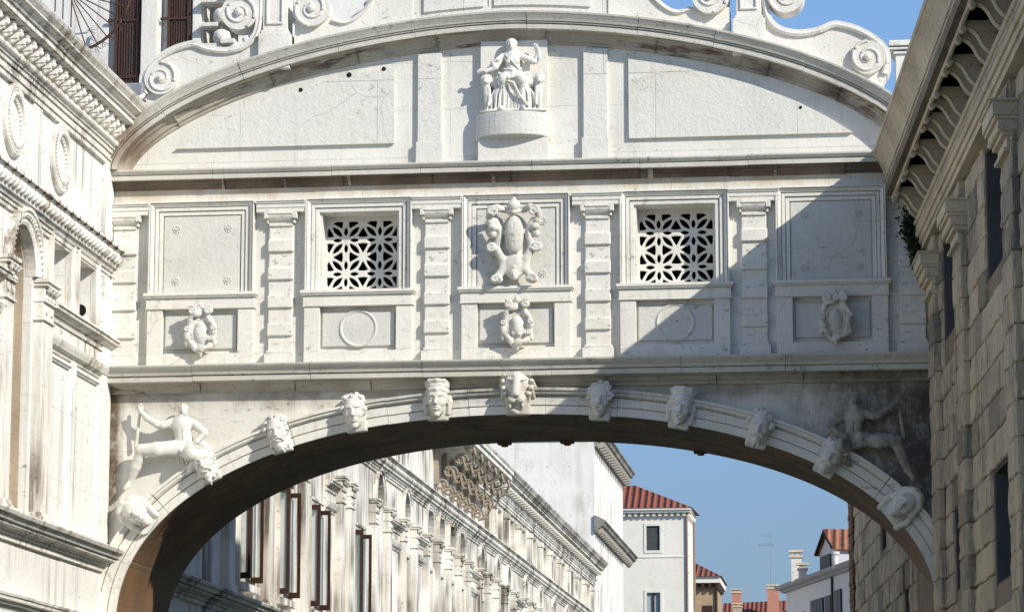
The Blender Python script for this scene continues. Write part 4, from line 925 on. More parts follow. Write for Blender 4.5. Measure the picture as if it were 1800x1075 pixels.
# rope cornice
rope_ = [(12.90, 0), (12.90, .035), (12.95, .04), (12.955, .06), (13.0, .065), (13.01, .09), (13.05, .11), (13.06, .14), (13.10, .15), (13.105, .1), (13.24, .1), (13.245, .19), (13.275, .21), (13.285, .24), (13.305, .24), (13.32, 0)]
for a0, a1, mm in ((Y0, -.02, 'palt'), (2.89, Y1, 'palf')):
    f = run('rope_cornice', a0, a1, rope_, mm)
    m = MB(PF); e = min(a1, 12); pts = [PF.p(a0 + (e - a0) * i / 60, 13.17, .13) for i in range(61)]; m.tube(pts, .055, 8)
    n = int((e - a0) / .17)
    for i in range(n):
        a = a0 + i * .17; m.tube([PF.p(a + .0 + .11 * k / 5, 13.10 + .14 * k / 5, .13 + .062 * math.sin(math.pi * k / 5)) for k in range(6)], .032, 6, [.02, .036, .042, .042, .036, .02])
    if a1 > 12: m.tube([PF.p(12 + (a1 - 12) * i / 20, 13.17, .13) for i in range(21)], .07, 8)
    m.build('rope_moulding', M[mm], f, smooth=True)
    m = MB(PF)
    for i in range(int((e - a0) / .33)): m.box(a0 + i * .33, a0 + i * .33 + .007, 13.25, 13.308, .18, .243)
    m.build('ledge_joint', M['iron'], f)
# roundel frieze
def roundel(a):
    m = MB(PF).lathe(a, 14.02, [(.45, 0), (.45, .05), (.43, .07), (.40, .07), (.39, .05), (.36, .05), (.35, .08), (.32, .09), (.3, .08), (.29, .04), (.26, .02), (.25, -.005), (0, -.01)][::1], 40)
    o = m.build('roundel', M['palt'], palace)
    m = MB(PF)
    for i in range(44): t = 2 * math.pi * i / 44; m.lathe(a + .375 * math.cos(t), 14.02 + .375 * math.sin(t), [(.02, .05), (.016, .075), (0, .085)], 6)
    for i in range(30): t = 2 * math.pi * i / 30; m.lathe(a + .27 * math.cos(t), 14.02 + .27 * math.sin(t), [(.018, .02), (.014, .045), (0, .055)], 6)
    m.build('beading', M['palt'], o)
for a in (-2.72, -4.86, -7.0, -9.1): roundel(a)
MB(PF).box(-.5, -.02, 13.32, 14.45, 0, .05).build('frieze_strip', M['pal'], palace, bev=.006); MB(PF).box(-4.0, -3.6, 13.32, 14.45, 0, .03).build('frieze_strip', M['pal'], palace, bev=.006)
# top cornice with brackets
top1 = [(14.45, 0), (14.45, .05), (14.51, .055), (14.515, .075), (14.54, .08), (14.545, .06), (14.61, .065), (14.615, .09), (14.66, .1), (14.665, .12), (14.69, .13), (14.70, .09), (14.79, .09), (14.81, .10), (14.99, .11)]
top2 = [(14.991, .0), (14.992, .11), (15.0, .36), (15.01, .38), (15.07, .38), (15.075, .41), (15.09, .42), (15.095, .40), (15.11, .405), (15.13, .43), (15.15, .47), (15.155, .50), (15.175, .505), (15.18, .47), (15.20, .50), (15.24, .54), (15.28, .56), (15.30, .54), (15.31, 0)]
for a0, a1, mm in ((Y0, .0, 'palt'), (2.89, Y1 - .6, 'palf')):
    f = run('top_frieze', a0, a1, top1, mm); g_ = run('top_cornice', a0, a1 + (-.25 if a1 < 1 else 0), top2, mm)
    e = min(a1, 9); m = MB(PF); m.tube([PF.p(a0 + (e - a0) * i / 40, 14.745, .13) for i in range(41)], .048, 8)
    for i in range(int((e - a0) / .42)): a = a0 + i * .42; m.tube([PF.p(a, 14.745, .13), PF.p(a + .03, 14.745, .13)], .054, 8)
    m.build('roll_moulding', M['palt'], f, smooth=True)
    if a1 > 12:
        m = MB(PF)
        md = MB(PF).taper(22, 22.34, 14.82, 14.98, .1, .32, .02, .04).build('modillion', M['palf'], f)
        for i in range(1, 90): copy_part(md, f, (0, i * .56, 0))
        pass
# near brackets: scrolled lion-like consoles
k0 = MB(PF); a = -.32
k0.taper(a, a + .12, 14.83, 14.985, .1, .27, .01, .015)
k0.tube([PF.p(a + .06, 14.84, .12), PF.p(a + .06, 14.82, .18), PF.p(a + .06, 14.85, .26)], .06, 8, [.034, .045, .03])
k0.tube([PF.p(a + .005, 14.95, .27), PF.p(a + .115, 14.95, .27)], .034, 10)
k0.lathe(a + .06, 14.895, [(.04, .25), (.036, .30), (.02, .32), (0, .325)], 10)
b0 = k0.build('bracket', M['palt'], palace, smooth=False, bev=.008)
for i in range(1, 38): copy_part(b0, palace, (0, -.295 * i, 0))
# gutter end and down-pipe hopper above the bridge
MB(BF).tube([BF.p(-10.1, 15.42, .35), BF.p(-10.02, 15.36, .36), BF.p(-9.92, 15.34, .36), BF.p(-9.83, 15.37, .36), BF.p(-9.77, 15.43, .35)], .04, 8, [.02, .04, .045, .04, .02]).build('gutter_lip', M['palt'], palace, smooth=True)
MB(BF).box(-10.06, -9.8, 15.37, 15.6, .1, .33).build('gutter_hopper', M['lead'], palace, bev=.02)
# pilasters and frames of the upper storey, far part
for a in np.arange(39.0, 72, 2.9):
    m = MB(PF).box(a - .17, a + .17, 13.32, 14.30, 0, .12).box(a - .2, a + .2, 14.16, 14.30, 0, .17).box(a - .2, a + .2, 13.32, 13.42, 0, .16); m.build('upper_pilaster', M['palf'], palace, bev=.006)
for a in UPW:
    f = MB(PF).sweep(rect(a - .5, a + .5, 13.45, 14.28), [(.006, -.11), (.006, .05), (-.05, .07), (-.08, .04), (-.08, 0)], closed=True).build('upper_window', M['palf'], palace)
    MB(PF).box(a - .5, a + .5, 13.4, 14.3, -.16, -.12).build('pane', M['palb'], f)
# casement windows behind the bridge, leaves standing open
def casement(a0, a1):
    f = MB(PF).sweep([(a0, 9.5), (a0, 11.45), (a1, 11.45), (a1, 9.5)], [(-.006, -.4), (-.006, .04), (.06, .05), (.08, .08), (.13, .08), (.13, 0)]).box(a0 - .15, a1 + .15, 9.38, 9.5, -.4, .14).build('window', M['palf'], palace, bev=.005)
    MB(PF).box(a0, a1, 9.5, 11.45, -.38, -.35).build('pane', GLD, f)
    for a, s_ in ((a0 + .02, 1), (a1 - .06, -1)):
        g = Fr(PF.p(a, 0, .02), (1, 0, 0), (0, 0, 1), (0, -1, 0)); t = .02
        m = MB(g); w, z0, z1, fw = .205, 9.56, 11.42, .052
        m.slab(rect(0, w, z0, z1), [rect(.018, w - fw, z0 + .1, z1 - .08)], -t, t)
        lf = m.build('casement_leaf', M['wood'], f, bev=.004); MB(g).box(.013, w - fw + .005, z0 + .09, z1 - .07, -.004, .004).build('glass', GLL, lf)
_m, _t, _b = mat('dark_window_glass'); _b.inputs['Base Color'].default_value = (.02, .025, .03, 1); _b.inputs['Roughness'].default_value = .12; _b.inputs['Specular IOR Level'].default_value = .6; GLD = _m
_m, _t, _b = mat('pale_window_glass'); _b.inputs['Base Color'].default_value = (.55, .66, .66, 1); _b.inputs['Roughness'].default_value = .1; _b.inputs['Alpha'].default_value = .2; GLL = _m
for a0, a1 in CAS: casement(a0, a1)
for a in LUN:
    r = .52 if a > 38 or a < 29 else .6; bs = 12.45 if 29 < a < 37 else 12.4
    f = MB(PF).sweep([(a - r, 12.3), (a - r, bs)] + circ(a, bs, r, 14, 180, 0)[1:-1] + [(a + r, bs), (a + r, 12.3)], [(-.006, -.08), (-.006, .05), (.05, .06), (.06, .09), (.11, .09), (.11, 0)]).build('lunette', M['palf'], palace)
    MB(PF).box(a - r, a + r, 12.25, bs + r, -.13, -.09).build('pane', GLD, f)
    if a > 25: 
        f = MB(PF).sweep([(a - .45, 9.6), (a - .45, 11.5), (a + .45, 11.5), (a + .45, 9.6)], [(-.006, -.3), (-.006, .05), (.07, .07), (.1, .04), (.1, 0)]).build('window', M['palf'], palace)
        MB(PF).box(a - .45, a + .45, 9.6, 11.5, -.16, -.12).build('pane', M['palb'], f)
# balcony carried by rows of scrolled brackets jutting from the upper storey
def scrollpts(a, z, d, r, s0, turns=1.25, sg=1):
    return [PF.p(a, z + r * (1 - .7 * t) * math.sin(R(s0) + sg * turns * 2 * math.pi * t), d + r * (1 - .7 * t) * math.cos(R(s0) + sg * turns * 2 * math.pi * t)) for t in [i / 20 for i in range(21)]]
m = MB(PF)
for q in range(3):
    d0, z0 = .08 + q * .24, 13.58 + q * .3
    m.tube(scrollpts(.0 + .03 * q, z0, d0 + .1, .16, -90, 1.4), .035, 6); m.tube(scrollpts(.03 * q, z0 + .3, d0 + .30, .13, 90, 1.4), .032, 6)
    m.tube([PF.p(.03 * q, z0 - .15, d0 + .12), PF.p(.03 * q, z0 - .1, d0 + .32), PF.p(.03 * q, z0 + .12, d0 + .42), PF.p(.03 * q, z0 + .36, d0 + .36)], .042, 6)
m.box(-.07, .07, 13.6, 14.5, 0, .12)
for o in m.v: pass
m.v = [(x, y + 31.0, z) for x, y, z in m.v]
b_ = m.build('balcony_bracket', M['carvbr'], palace)
for i in range(1, 6): copy_part(b_, palace, (0, i * 1.35, 0))
MB(PF).box(30.6, 38.3, 14.5, 14.62, 0, 1.0).box(30.6, 38.3, 14.62, 14.7, 0, 1.05).build('balcony_floor', M['palt'], palace)
# upper wing of the palace behind the parapet: white wall, barred windows, tabernacle
WF = Fr((0, 7.0, 0), (1, 0, 0), (0, 0, 1), (0, -1, 0))
m = MB(WF).slab([(-20, 15.2), (-7.5, 15.2), (-7.5, 24), (-20, 24)], [rect(-12.2, -11.66, 15.9, 21), rect(-11.33, -10.82, 15.9, 21), rect(-10.62, -10.05, 17.3, 21)], -.5, 0)
m.build('upper_wing_wall', M['pal'], palace)
MB(WF).box(-20, -7.5, 15.2, 24, -.75, -.65).box(-7.6, -7.5, 15.2, 24, -.65, -.5).build('upper_wing_back', M['pal'], palace)
for x0, x1 in ((-12.2, -11.66), (-11.33, -10.82)):
    f = MB(WF).box(x0, x0 + .14, 15.9, 21, -.4, -.05).box(x1 - .03, x1 + .02, 15.9, 21, -.4, .02).build('barred_window', M['palf'], palace)
    m = MB(WF); n = 9
    for i in range(n): x = x0 + .15 + (x1 - x0 - .19) * i / (n - 1); m.box(x - .011, x + .011, 15.9, 21, .03, .052)
    for z in (16.6, 17.55, 18.5, 19.5): m.box(x0 + .0, x1, z - .02, z + .02, .05, .075)
    m.box(x1 - .06, x1 - .0, 15.9, 21, .02, .08).box(x0 + .12, x0 + .15, 15.9, 21, .02, .08).build('iron_bars', M['iron'], f)
MB(WF).box(-11.63, -11.36, 15.3, 24, 0, .14).build('wing_pilaster', M['trim'], palace, bev=.01); MB(WF).box(-10.79, -10.65, 15.3, 24, 0, .1).build('wing_pilaster', M['trim'], palace, bev=.01)
m = MB(WF)
for i, (z, w) in enumerate(((17.3, .36), (17.6, .3), (17.95, .34), (18.3, .28), (18.7, .36), (19.1, .3))):
    m.box(-10.62, -10.62 + w, z, z + .07, -.1, .25).box(-10.05 - w * .7, -10.05, z + .05, z + .13, -.1, .3).lathe(-10.3, z + .2, [(.15, .1), (.12, .2), (.05, .24), (0, .25)], 12)
m.tube([WF.p(-10.1, 18.0, .2), WF.p(-9.8, 17.5, .35), WF.p(-9.5, 17.1, .4)], .07, 8).tube([WF.p(-9.9, 18.1, .2), WF.p(-9.6, 17.6, .35), WF.p(-9.3, 17.2, .4)], .06, 8)
m.box(-10.64, -10.0, 17.15, 17.28, -.1, .3).build('carved_tabernacle', M['carved'], palace, bev=.01)
m = MB(WF)
for x, r, mm in ((-9.0, .16, 0), (-8.6, .1, 0), (-7.35, .1, 0), (-7.1, .16, 0), (-6.75, .1, 0)): m.tube([WF.p(x - .55, 18.65, .1), WF.p(x, 17.9, .3), WF.p(x + 1.1, 16.6, .4)], r, 10); m.each('sloping_shaft', M['carved'], palace, smooth=True)
# spiked iron fan that guards the ledge
m = MB(WF); hub = (-12.72, 18.86)
def rod(p, q, r=.012): m.tube([WF.p(p[0], p[1], .6), WF.p(q[0], q[1], .6)], r, 6)
rim = [(hub[0] + 1.02 * math.cos(R(t)), hub[1] + 1.02 * math.sin(R(t))) for t in range(-72, 8, 8)]
m.tube([WF.p(x, z, .6) for x, z in rim], .024, 6)
for t in range(-72, 8, 11): rod(hub, (hub[0] + 1.0 * math.cos(R(t)), hub[1] + 1.0 * math.sin(R(t))), .011)
rod((hub[0] - .25, hub[1]), (hub[0] + .05, hub[1] + .03), .03)
for x in (-.22, -.09, .05): rod((hub[0] + x, hub[1]), (hub[0] + x, hub[1] - .55 - x), .011)
for i, t in enumerate(range(-70, 10, 7)):
    for w in (-14, 0, 14): rod((hub[0] + 1.02 * math.cos(R(t)), hub[1] + 1.02 * math.sin(R(t))), (hub[0] + 1.02 * math.cos(R(t)) + .12 * math.cos(R(t + w * 2)), hub[1] + 1.02 * math.sin(R(t)) + .12 * math.sin(R(t + w * 2))), .006)
o = m.build('spiked_fan_guard', M['iron'], None)
tag(o, 'fan shaped iron guard with spikes beside the barred windows, above the palace cornice', 'iron guard')
# ------------------------------------------------------------------ prison on the right
prison = empty('prison_building', (.83, 0, 0))
tag(prison, 'dark rusticated stone prison with heavy scroll brackets under its cornice, right of the canal', 'prison')
PW = [(1.65, 3.3, 11.58, 12.85), (6.5, 8.3, 11.48, 12.95), (2.35, 3.75, 8.38, 9.42), (6.55, 8.1, 8.12, 9.38), (11.2, 12.6, 11.5, 12.95), (10.9, 12.3, 8.1, 9.4), (-9.0, -7.9, 9.9, 11.2), (-5, -3.9, 7.6, 9)]
A0, A1 = -16.0, 16.0
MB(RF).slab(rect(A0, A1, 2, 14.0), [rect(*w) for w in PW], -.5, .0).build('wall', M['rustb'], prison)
MB(RF).box(A0, A1, 2, 14.0, -1.0, -.9).build('back_wall', M['dark'], prison)
m = MB(RF).box(-12, 30, 14.0, 14.3, -12, -.0).box(-12, 30, 13.9, 14.35, -.3, .2)
m.build('roof_terrace', M['lead'], prison)
rn = random.Random(11)
def pillow(m, a0, a1, b0, b1, d0, pr):
    """one rough-faced ashlar: rounded edges, bumpy face"""
    g = rn.uniform(.004, .008); vs = []
    a0 += g; a1 -= g; b0 += g; b1 -= g; t = rn.uniform(-.012, .012); t2 = rn.uniform(-.01, .01)
    def grid(L, st):
        n = max(2, int(L / st)); e1, e2 = .006 / L, .02 / L; return [0, e1, e2] + [e2 + (1 - 2 * e2) * i / n for i in range(1, n)] + [1 - e2, 1 - e1, 1]
    GU, GV = grid(a1 - a0, .16), grid(b1 - b0, .11); na, nb = len(GU) - 1, len(GV) - 1
    for j in range(nb + 1):
        for i in range(na + 1):
            u, v = GU[i], GV[j]; e = min(u * (a1 - a0), (1 - u) * (a1 - a0), v * (b1 - b0), (1 - v) * (b1 - b0))
            k = min(1, e / .02); h = pr * (1 - (1 - k)**2)**.5 + (rn.uniform(-.012, .012) if k > .9 else 0) + (t * (u - .5) + t2 * (v - .5)) * k
            vs.append(RF.p(a0 + u * (a1 - a0) + rn.uniform(-.008, .008), b0 + v * (b1 - b0) + rn.uniform(-.007, .007), d0 + (h if k > 0 else pr * .2)))
    n = na + 1; fs = [(j * n + i, j * n + i + 1, (j + 1) * n + i + 1, (j + 1) * n + i) for j in range(nb) for i in range(na)]
    ring = [i for i in range(n)] + [j * n + na for j in range(1, nb + 1)] + [nb * n + i for i in range(na - 1, -1, -1)] + [j * n for j in range(nb - 1, 0, -1)]
    q = len(vs); bk = [(a0, b0), (a1, b0), (a1, b1), (a0, b1)]
    for r_ in ring:
        u, v = GU[r_ % n], GV[r_ // n]; vs.append(RF.p(a0 + u * (a1 - a0), b0 + v * (b1 - b0), d0 - .05))
    L = len(ring); fs += [(ring[i], q + i, q + (i + 1) % L, ring[(i + 1) % L]) for i in range(L)]
    m.tone += [.5] * (len(m.v) - len(m.tone)) + [rn.random()] * len(vs); m.add(vs, fs)
PIL = [(.65, 1.4), (3.85, 4.7), (8.8, 9.6), (13.1, 13.9)]
def blocks(zlo, zhi, a_lo, a_hi, rowh):
    m = MB(RF); z = zlo
    while z < zhi - .05:
        h = min(rowh, zhi - z); a = a_lo + rn.uniform(-.4, 0)
        cuts = [w for w in PW if w[2] < z + h - .04 and w[3] > z + .04]
        spans = [(a_lo, a_hi)]
        for w in cuts:
            ns = []
            for s0, s1 in spans:
                if w[1] <= s0 or w[0] >= s1: ns.append((s0, s1))
                else:
                    if w[0] > s0: ns.append((s0, w[0]))
                    if w[1] < s1: ns.append((w[1], s1))
            spans = ns
        for p0, p1 in PIL:
            ns = []
            for s0, s1 in spans:
                if p1 <= s0 or p0 >= s1 or z > 12.99: ns.append((s0, s1, 0) if len((s0, s1)) == 2 else (s0, s1))
                else:
                    if p0 > s0: ns.append((s0, p0))
                    if p1 < s1: ns.append((p1, s1))
            spans = [(s[0], s[1]) for s in ns]
        for s0, s1 in spans:
            a = s0
            while a < s1 - .01:
                l = rn.choice((.55, .7, .85, 1.05, 1.3)); l = min(l, s1 - a)
                if s1 - a - l < .25: l = s1 - a
                pillow(m, a, a + l, z, z + h, 0, rn.uniform(.025, .04)); a += l
        if z < 12.99:
            for p0, p1 in PIL:
                if p1 < a_hi and p0 >= a_lo: pillow(m, p0 - rn.uniform(0, .06), p1 + rn.uniform(0, .06), z, z + h, .08, rn.uniform(.03, .04))
        z += h
    return m
m = blocks(6.0, 13.02, 0.05, 15.9, .375)
for p0, p1 in PIL: m.box(p0 + .05, p1 - .05, 6, 12.98, 0, .10)
m.build('rusticated_facing', M['rust'], prison)
# the part of the wall seen under the arch, with a brick corner
rn = random.Random(5)
blocks(6.0, 13.0, -14.9, -2.75, .42).build('rusticated_facing', M['rust'], prison)
m = MB(RF)
for i in range(70): m.box(-16.0 - (.03 if i % 2 else 0), -14.95, 6.0 + i * .1, 6.0 + i * .1 + .085, 0, .05 + (.01 if i % 3 else .02))
m.build('brick_corner', plain('brown_brick', (.22, .11, .06), .85, 0, .5, 6, 1.0), prison)
# deep window recesses with smooth stone reveals
for w in PW:
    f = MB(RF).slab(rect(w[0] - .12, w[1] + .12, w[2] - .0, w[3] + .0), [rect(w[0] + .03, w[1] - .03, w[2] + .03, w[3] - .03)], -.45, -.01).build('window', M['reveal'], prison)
    MB(RF).box(w[0], w[1], w[2], w[3], -.46, -.43).build('pane', M['dark'], f)
    m = MB(RF)
    for i in range(5): a = w[0] + (w[1] - w[0]) * (i + .5) / 5; m.tube([RF.p(a, w[2], -.22), RF.p(a, w[3], -.22)], .016, 6)
    for z in np.arange(w[2] + .2, w[3], .28): m.tube([RF.p(w[0], z, -.22), RF.p(w[1], z, -.22)], .014, 6)
    m.build('iron_bars', M['iron'], f)
# capitals and consoles above the windows
def pcap(a0, a1, z):
    m = MB(RF); 
    for o, z0, z1, d in ((.02, z - .16, z - .12, .24), (-.03, z - .12, z, .19), (.03, z, z + .05, .26), (.07, z + .05, z + .16, .31), (.1, z + .16, z + .2, .36), (.12, z + .2, z + .34, .39), (.14, z + .34, z + .37, .42)): m.box(a0 - o * .7, a1 + o * .7, z0, z1, 0, d * .72)
    m.tube([RF.p(a0 - .06, z + .08, .2), RF.p(a1 + .06, z + .08, .2)], .035, 8)
    return m.build('capital', M['prt'], prison, bev=.008)
for (p0, p1), z in zip(PIL, (12.43, 12.43, 12.43, 12.43)): pcap(p0, p1, z)
# architrave bands under the brackets
arch_ = [(13.05, 0), (13.05, .14), (13.12, .14), (13.125, .17), (13.20, .17), (13.205, .2), (13.25, .22), (13.255, .18), (13.36, .18), (13.37, .22), (13.40, .24), (13.41, .1), (13.42, 0)]
f = MB(RF).sweep([(.0, 0), (A1, 0)], arch_).build('architrave', M['prt'], prison, bev=.005)
m = MB(RF)
for i in range(150): m.taper(.02 + i * .1, .09 + i * .1, 13.262, 13.345, .17, .215, .012, .012)
m.build('bead_row', M['prt'], f)
MB(RF).box(0, A1, 13.4, 13.95, 0, .06).box(0.0, A1, 13.80, 13.95, 0.0, .58).build('cornice_soffit', M['prs'], prison)
cor = [(13.74, .47), (13.74, .50), (13.85, .505), (13.852, .49), (13.86, .53), (13.90, .53), (13.902, .51), (13.91, .55), (13.95, .55), (13.952, .53), (13.96, .57), (14.01, .57), (14.012, .55), (14.02, .59), (14.06, .59), (14.062, .565), (14.08, .57), (14.16, .60), (14.26, .66), (14.33, .72), (14.34, .74), (14.41, .74), (14.42, .0), (13.80, 0), (13.80, .47), (13.74, .47)]
MB(RF).sweep([(-.02, 0), (A1, 0)], cor).build('cornice', M['prt'], prison, bev=.004)
# return of the cornice, where it dies against the bridge
# S-shaped scroll brackets in pairs
def sbracket(a):
    m = MB(RF); w = .085
    P = bez([(.1, 13.44), (.19, 13.47), (.27, 13.55), (.33, 13.66), (.40, 13.72), (.47, 13.73), (.50, 13.70)], 4)
    prof = P + [(.50, 13.80), (.06, 13.80), (.06, 13.44)]
    vs = [RF.p(a + s_, z, d) for s_ in (0, w) for d, z in prof]; n = len(prof)
    fs = [tuple(range(n)), tuple(range(2 * n - 1, n - 1, -1))] + [(i, (i + 1) % n, n + (i + 1) % n, n + i) for i in range(n)]
    m.add(vs, fs)
    for s_ in (.012, w - .012): m.tube([RF.p(a + s_, z - .006, d) for d, z in P], .02, 6)
    m.tube([RF.p(a - .02, 13.71, .475), RF.p(a + w + .02, 13.71, .475)], .035, 10); m.tube([RF.p(a - .015, 13.46, .13), RF.p(a + w + .015, 13.46, .13)], .04, 10)
    return m.build('scroll_bracket', M['prt'], prison, smooth=False, bev=.004)
b0 = sbracket(.25); sp = [.62, 1.55, 1.95, 3.0, 3.4, 4.35, 4.8, 5.5, 6.05, 7.05, 7.5, 8.45, 8.9, 9.85, 10.3, 11.2, 11.6, 12.6, 13, 14, 14.4]
for a in sp: copy_part(b0, prison, tuple(RF.U * (a - .25)))
# dark bushy weed growing where the bridge meets the prison
rn = random.Random(2); m = MB(BF)
for i in range(1100):
    t = rn.random()**.8; c = Vector((.56 + .12 * t + rn.gauss(0, .075 * (1.2 - t)), -.12 - abs(rn.gauss(0, .08)), 13.6 - .85 * t + rn.gauss(0, .05)))
    u = Vector((rn.gauss(0, 1), rn.gauss(0, 1), rn.gauss(-.4, 1))).normalized(); v = u.cross(Vector((rn.gauss(0, 1), rn.gauss(0, 1), rn.gauss(0, 1)))).normalized()
    L, w = rn.uniform(.05, .11), rn.uniform(.012, .022)
    m.add([c, c + u * L * .5 + v * w, c + u * L, c + u * L * .5 - v * w], [(0, 1, 2, 3)])
wd = m.build('wall_plant', plain('dark_foliage', (.03, .055, .018), .7, 0, .5, 9, .1), None, fix=False)
tag(wd, 'dark green weed hanging at the corner where the bridge meets the prison', 'plant')
m = MB(BF)
for i in range(7): m.tube([(.70, -.02, 13.5 - .1 * i), (.64 + .03 * i % .1, -.12, 13.45 - .1 * i), (.6, -.16, 13.36 - .1 * i)], .009, 5)
m.build('stem', M['wood'], wd)
# ------------------------------------------------------------------ houses beyond, water
WHT = stone('cream_plaster', (.76, .73, .66), (.68, .65, .57), streak=.3, streakc=(.45, .42, .38), stain=.15, sscale=(2, 2, .3), bump=.2)
WHY = stone('white_plaster_side', (.8, .78, .73), (.74, .72, .67), axis='y', streak=.5, streakc=(.2, .18, .15), stain=.3, sscale=(1.3, 1.3, .1), sth=(.45, .62), bump=.2)
BLU = stone('greyish_plaster', (.52, .53, .56), (.44, .45, .48), streak=.3, streakc=(.3, .3, .32), stain=.2, sscale=(2, 2, .3), bump=.2)
def tiles(name, c1, c2, axis):
    m, t, b = mat(name); N = NT(t); sep = N.n('ShaderNodeSeparateXYZ', Vector=N.tc)
    ax = sep.outputs[0 if axis == 'x' else 1]
    w = N.m('SINE', N.m('MULTIPLY', ax, 2 * math.pi / .3)); col = N.mix(N.ramp(w, -.6, .4), [x * .35 for x in c1], c1)
    col = N.mix(N.ramp(N.noise(5, 5, .7), .4, .65), col, c2, 'MIX'); col = N.mix(N.m('MULTIPLY', N.ramp(N.noise(3, 5, .7, N.map((1, 1, 4), (5, 2, 1))), .5, .65), .55), col, (.1, .06, .05))
    t.links.new(col, b.inputs['Base Color']); t.links.new(N.bump(w, .8, .06), b.inputs['Normal']); b.inputs['Roughness'].default_value = .85; return m
TX = tiles('red_roof_tiles', (.3, .09, .055), (.22, .08, .06), 'x'); TY = tiles('orange_roof_tiles', (.38, .16, .085), (.28, .12, .08), 'x')
def XF(y, x=0): return Fr((x, y, 0), (1, 0, 0), (0, 0, 1), (0, -1, 0))

# tall block at the end of the palace
tb = empty('tall_streaked_building', (-10.3, 73, 0)); tag(tb, 'tall pale building with dark streaks and a black overhanging cornice, rising behind the palace', 'building')
F0 = XF(73.0)
MB(F0).box(-30, -10.32, 2, 20.0, -13, 0).build('wall', WHY, tb)
m = MB(Fr((-10.32, 73, 0), (0, 1, 0), (0, 0, 1), (1, 0, 0)))
def corn(z, s_, a0, a1):
    return MB(PF).sweep([(a0, z), (a1, z)], [(-.8 * s_, -.02), (-.8 * s_, .08), (-.5 * s_, .14), (-.3 * s_, .28), (-.28 * s_, .62 * s_), (-.1 * s_, .68 * s_), (0, .8 * s_), (.05, .8 * s_), (.25, -.02)])
c_ = corn(20.2, .6, 73.0, 86.3).build('cornice', M['blackst'], tb)
cb = MB(PF).taper(73.2, 73.6, 19.68, 19.98, .1, .36, .05, .06).build('cornice_bracket', M['blackst'], c_)
for i in range(1, 16): copy_part(cb, c_, (0, i * .8, 0))
c_ = corn(16.9, .5, 72.9, 88.5).build('string_cornice', M['blackst'], tb)
cb = MB(PF).taper(73.2, 73.6, 16.45, 16.72, .1, .28, .05, .06).build('cornice_bracket', M['blackst'], c_)
for i in range(1, 18): copy_part(cb, c_, (0, i * .8, 0))
MB(F0).box(-30, -10.25, 20.0, 20.25, -13.2, .1).build('roof', M['soffit'], tb)

# white house with hipped roof
wh = empty('white_house', (-8.6, 100, 0)); tag(wh, 'white plastered house with a red hipped roof and a dentilled eave, beyond the palace', 'house')
d_ = Vector((.042, .999, 0)).normalized(); F1 = XF(100.0); F2 = Fr((-8.57, 100, 0), d_, (0, 0, 1), (d_.y, -d_.x, 0))
ops1 = [rect(-10.5, -9.65, 16.75, 18.15), rect(-10.5, -9.65, 14.6, 16.42 + .1)]; ops1 = [rect(-10.5, -9.65, 18.15, 19.52), rect(-10.5, -9.65, 14.6, 16.45)]
MB(F1).slab(rect(-16, -8.57, 4, 20.0), ops1, -.3, 0).build('wall', WHT, wh)
MB(F2).box(0, 3.3, 4, 20.0, -.3, 0).build('wall', WHT, wh); MB(F1).box(-16, -8.9, 4, 20, -3.3, -3.0).build('wall', WHT, wh)
for z0, z1 in ((18.15, 19.52), (14.6, 16.45)):
    f = MB(F1).sweep(rect(-10.5, -9.65, z0, z1), [(0, -.1), (0, .03), (.12, .03), (.12, 0)][::1], closed=True).build('window', M['trim'], wh)
    if z0 > 17: MB(F1).box(-10.5, -9.65, z0, z1, -.12, -.06).build('shutter', plain('dark_grey_shutter', (.06, .07, .075), .6), f)
    else:
        MB(F1).box(-10.5, -9.65, z0, z1, -.16, -.12).build('pane', plain('pale_glass', (.4, .46, .47), .2), f)
        MB(F1).box(-10.5, -10.42, z0, z1, -.11, -.04).box(-9.73, -9.65, z0, z1, -.11, -.04).box(-10.11, -10.04, z0, z1, -.11, -.04).box(-10.42, -9.73, z1 - .08, z1, -.11, -.04).build('casement_frame', M['wood'], f)
for z0 in (18.1, 16.3):
    f = MB(F2).box(.5, .62, z0, z0 + 1.1, 0, .04).box(1.25, 1.37, z0, z0 + 1.1, 0, .04).box(.62, 1.25, z0 + 1.0, z0 + 1.1, 0, .04).build('window', M['trim'], wh)
    MB(F2).box(.62, 1.25, z0, z0 + 1.0, 0, .012).build('shutter', WHT, f)
MB(F1).box(-12, -8.6, 17.94, 17.99, 0, .03).build('string_course', M['trim'], wh)
m = MB(F1); m.box(-16, -8.35, 20.0, 20.1, -3.4, .28).box(-16, -8.30, 20.1, 20.2, -3.45, .36)
for i in range(24): m.box(-8.7 - i * .28, -8.55 - i * .28, 19.84, 20.0, 0, .18)
for i in range(11): m.add([F2.p(.1 + i * .28 + q, z, dd) for dd in (0, .16) for z in (19.84, 20.0) for q in (0, .14)], [(0, 2, 3, 1), (4, 5, 7, 6), (0, 1, 5, 4), (2, 6, 7, 3), (0, 4, 6, 2), (1, 3, 7, 5)])
m.build('eave', WHT, wh)
m = MB(); zt = 21.45; m.add([(-16, 99.6, 20.2), (-8.25, 99.6, 20.2), (-8.1, 103.5, 20.2), (-16, 103.5, 20.2), (-11.0, 101.5, zt), (-16, 101.5, zt)], [(0, 1, 4, 5), (1, 2, 4), (2, 3, 5, 4), (0, 3, 2, 1)])
m.build('roof', TX, wh)
m = MB(F1); m.tube([F1.p(-8.52, 20, .05), F1.p(-8.52, 5, .05)], .05, 8).tube([F2.p(3.25, 20, .06), F2.p(3.25, 5, .06)], .05, 8); m.build('drainpipe', plain('brown_pipe', (.25, .17, .12), .5), wh)

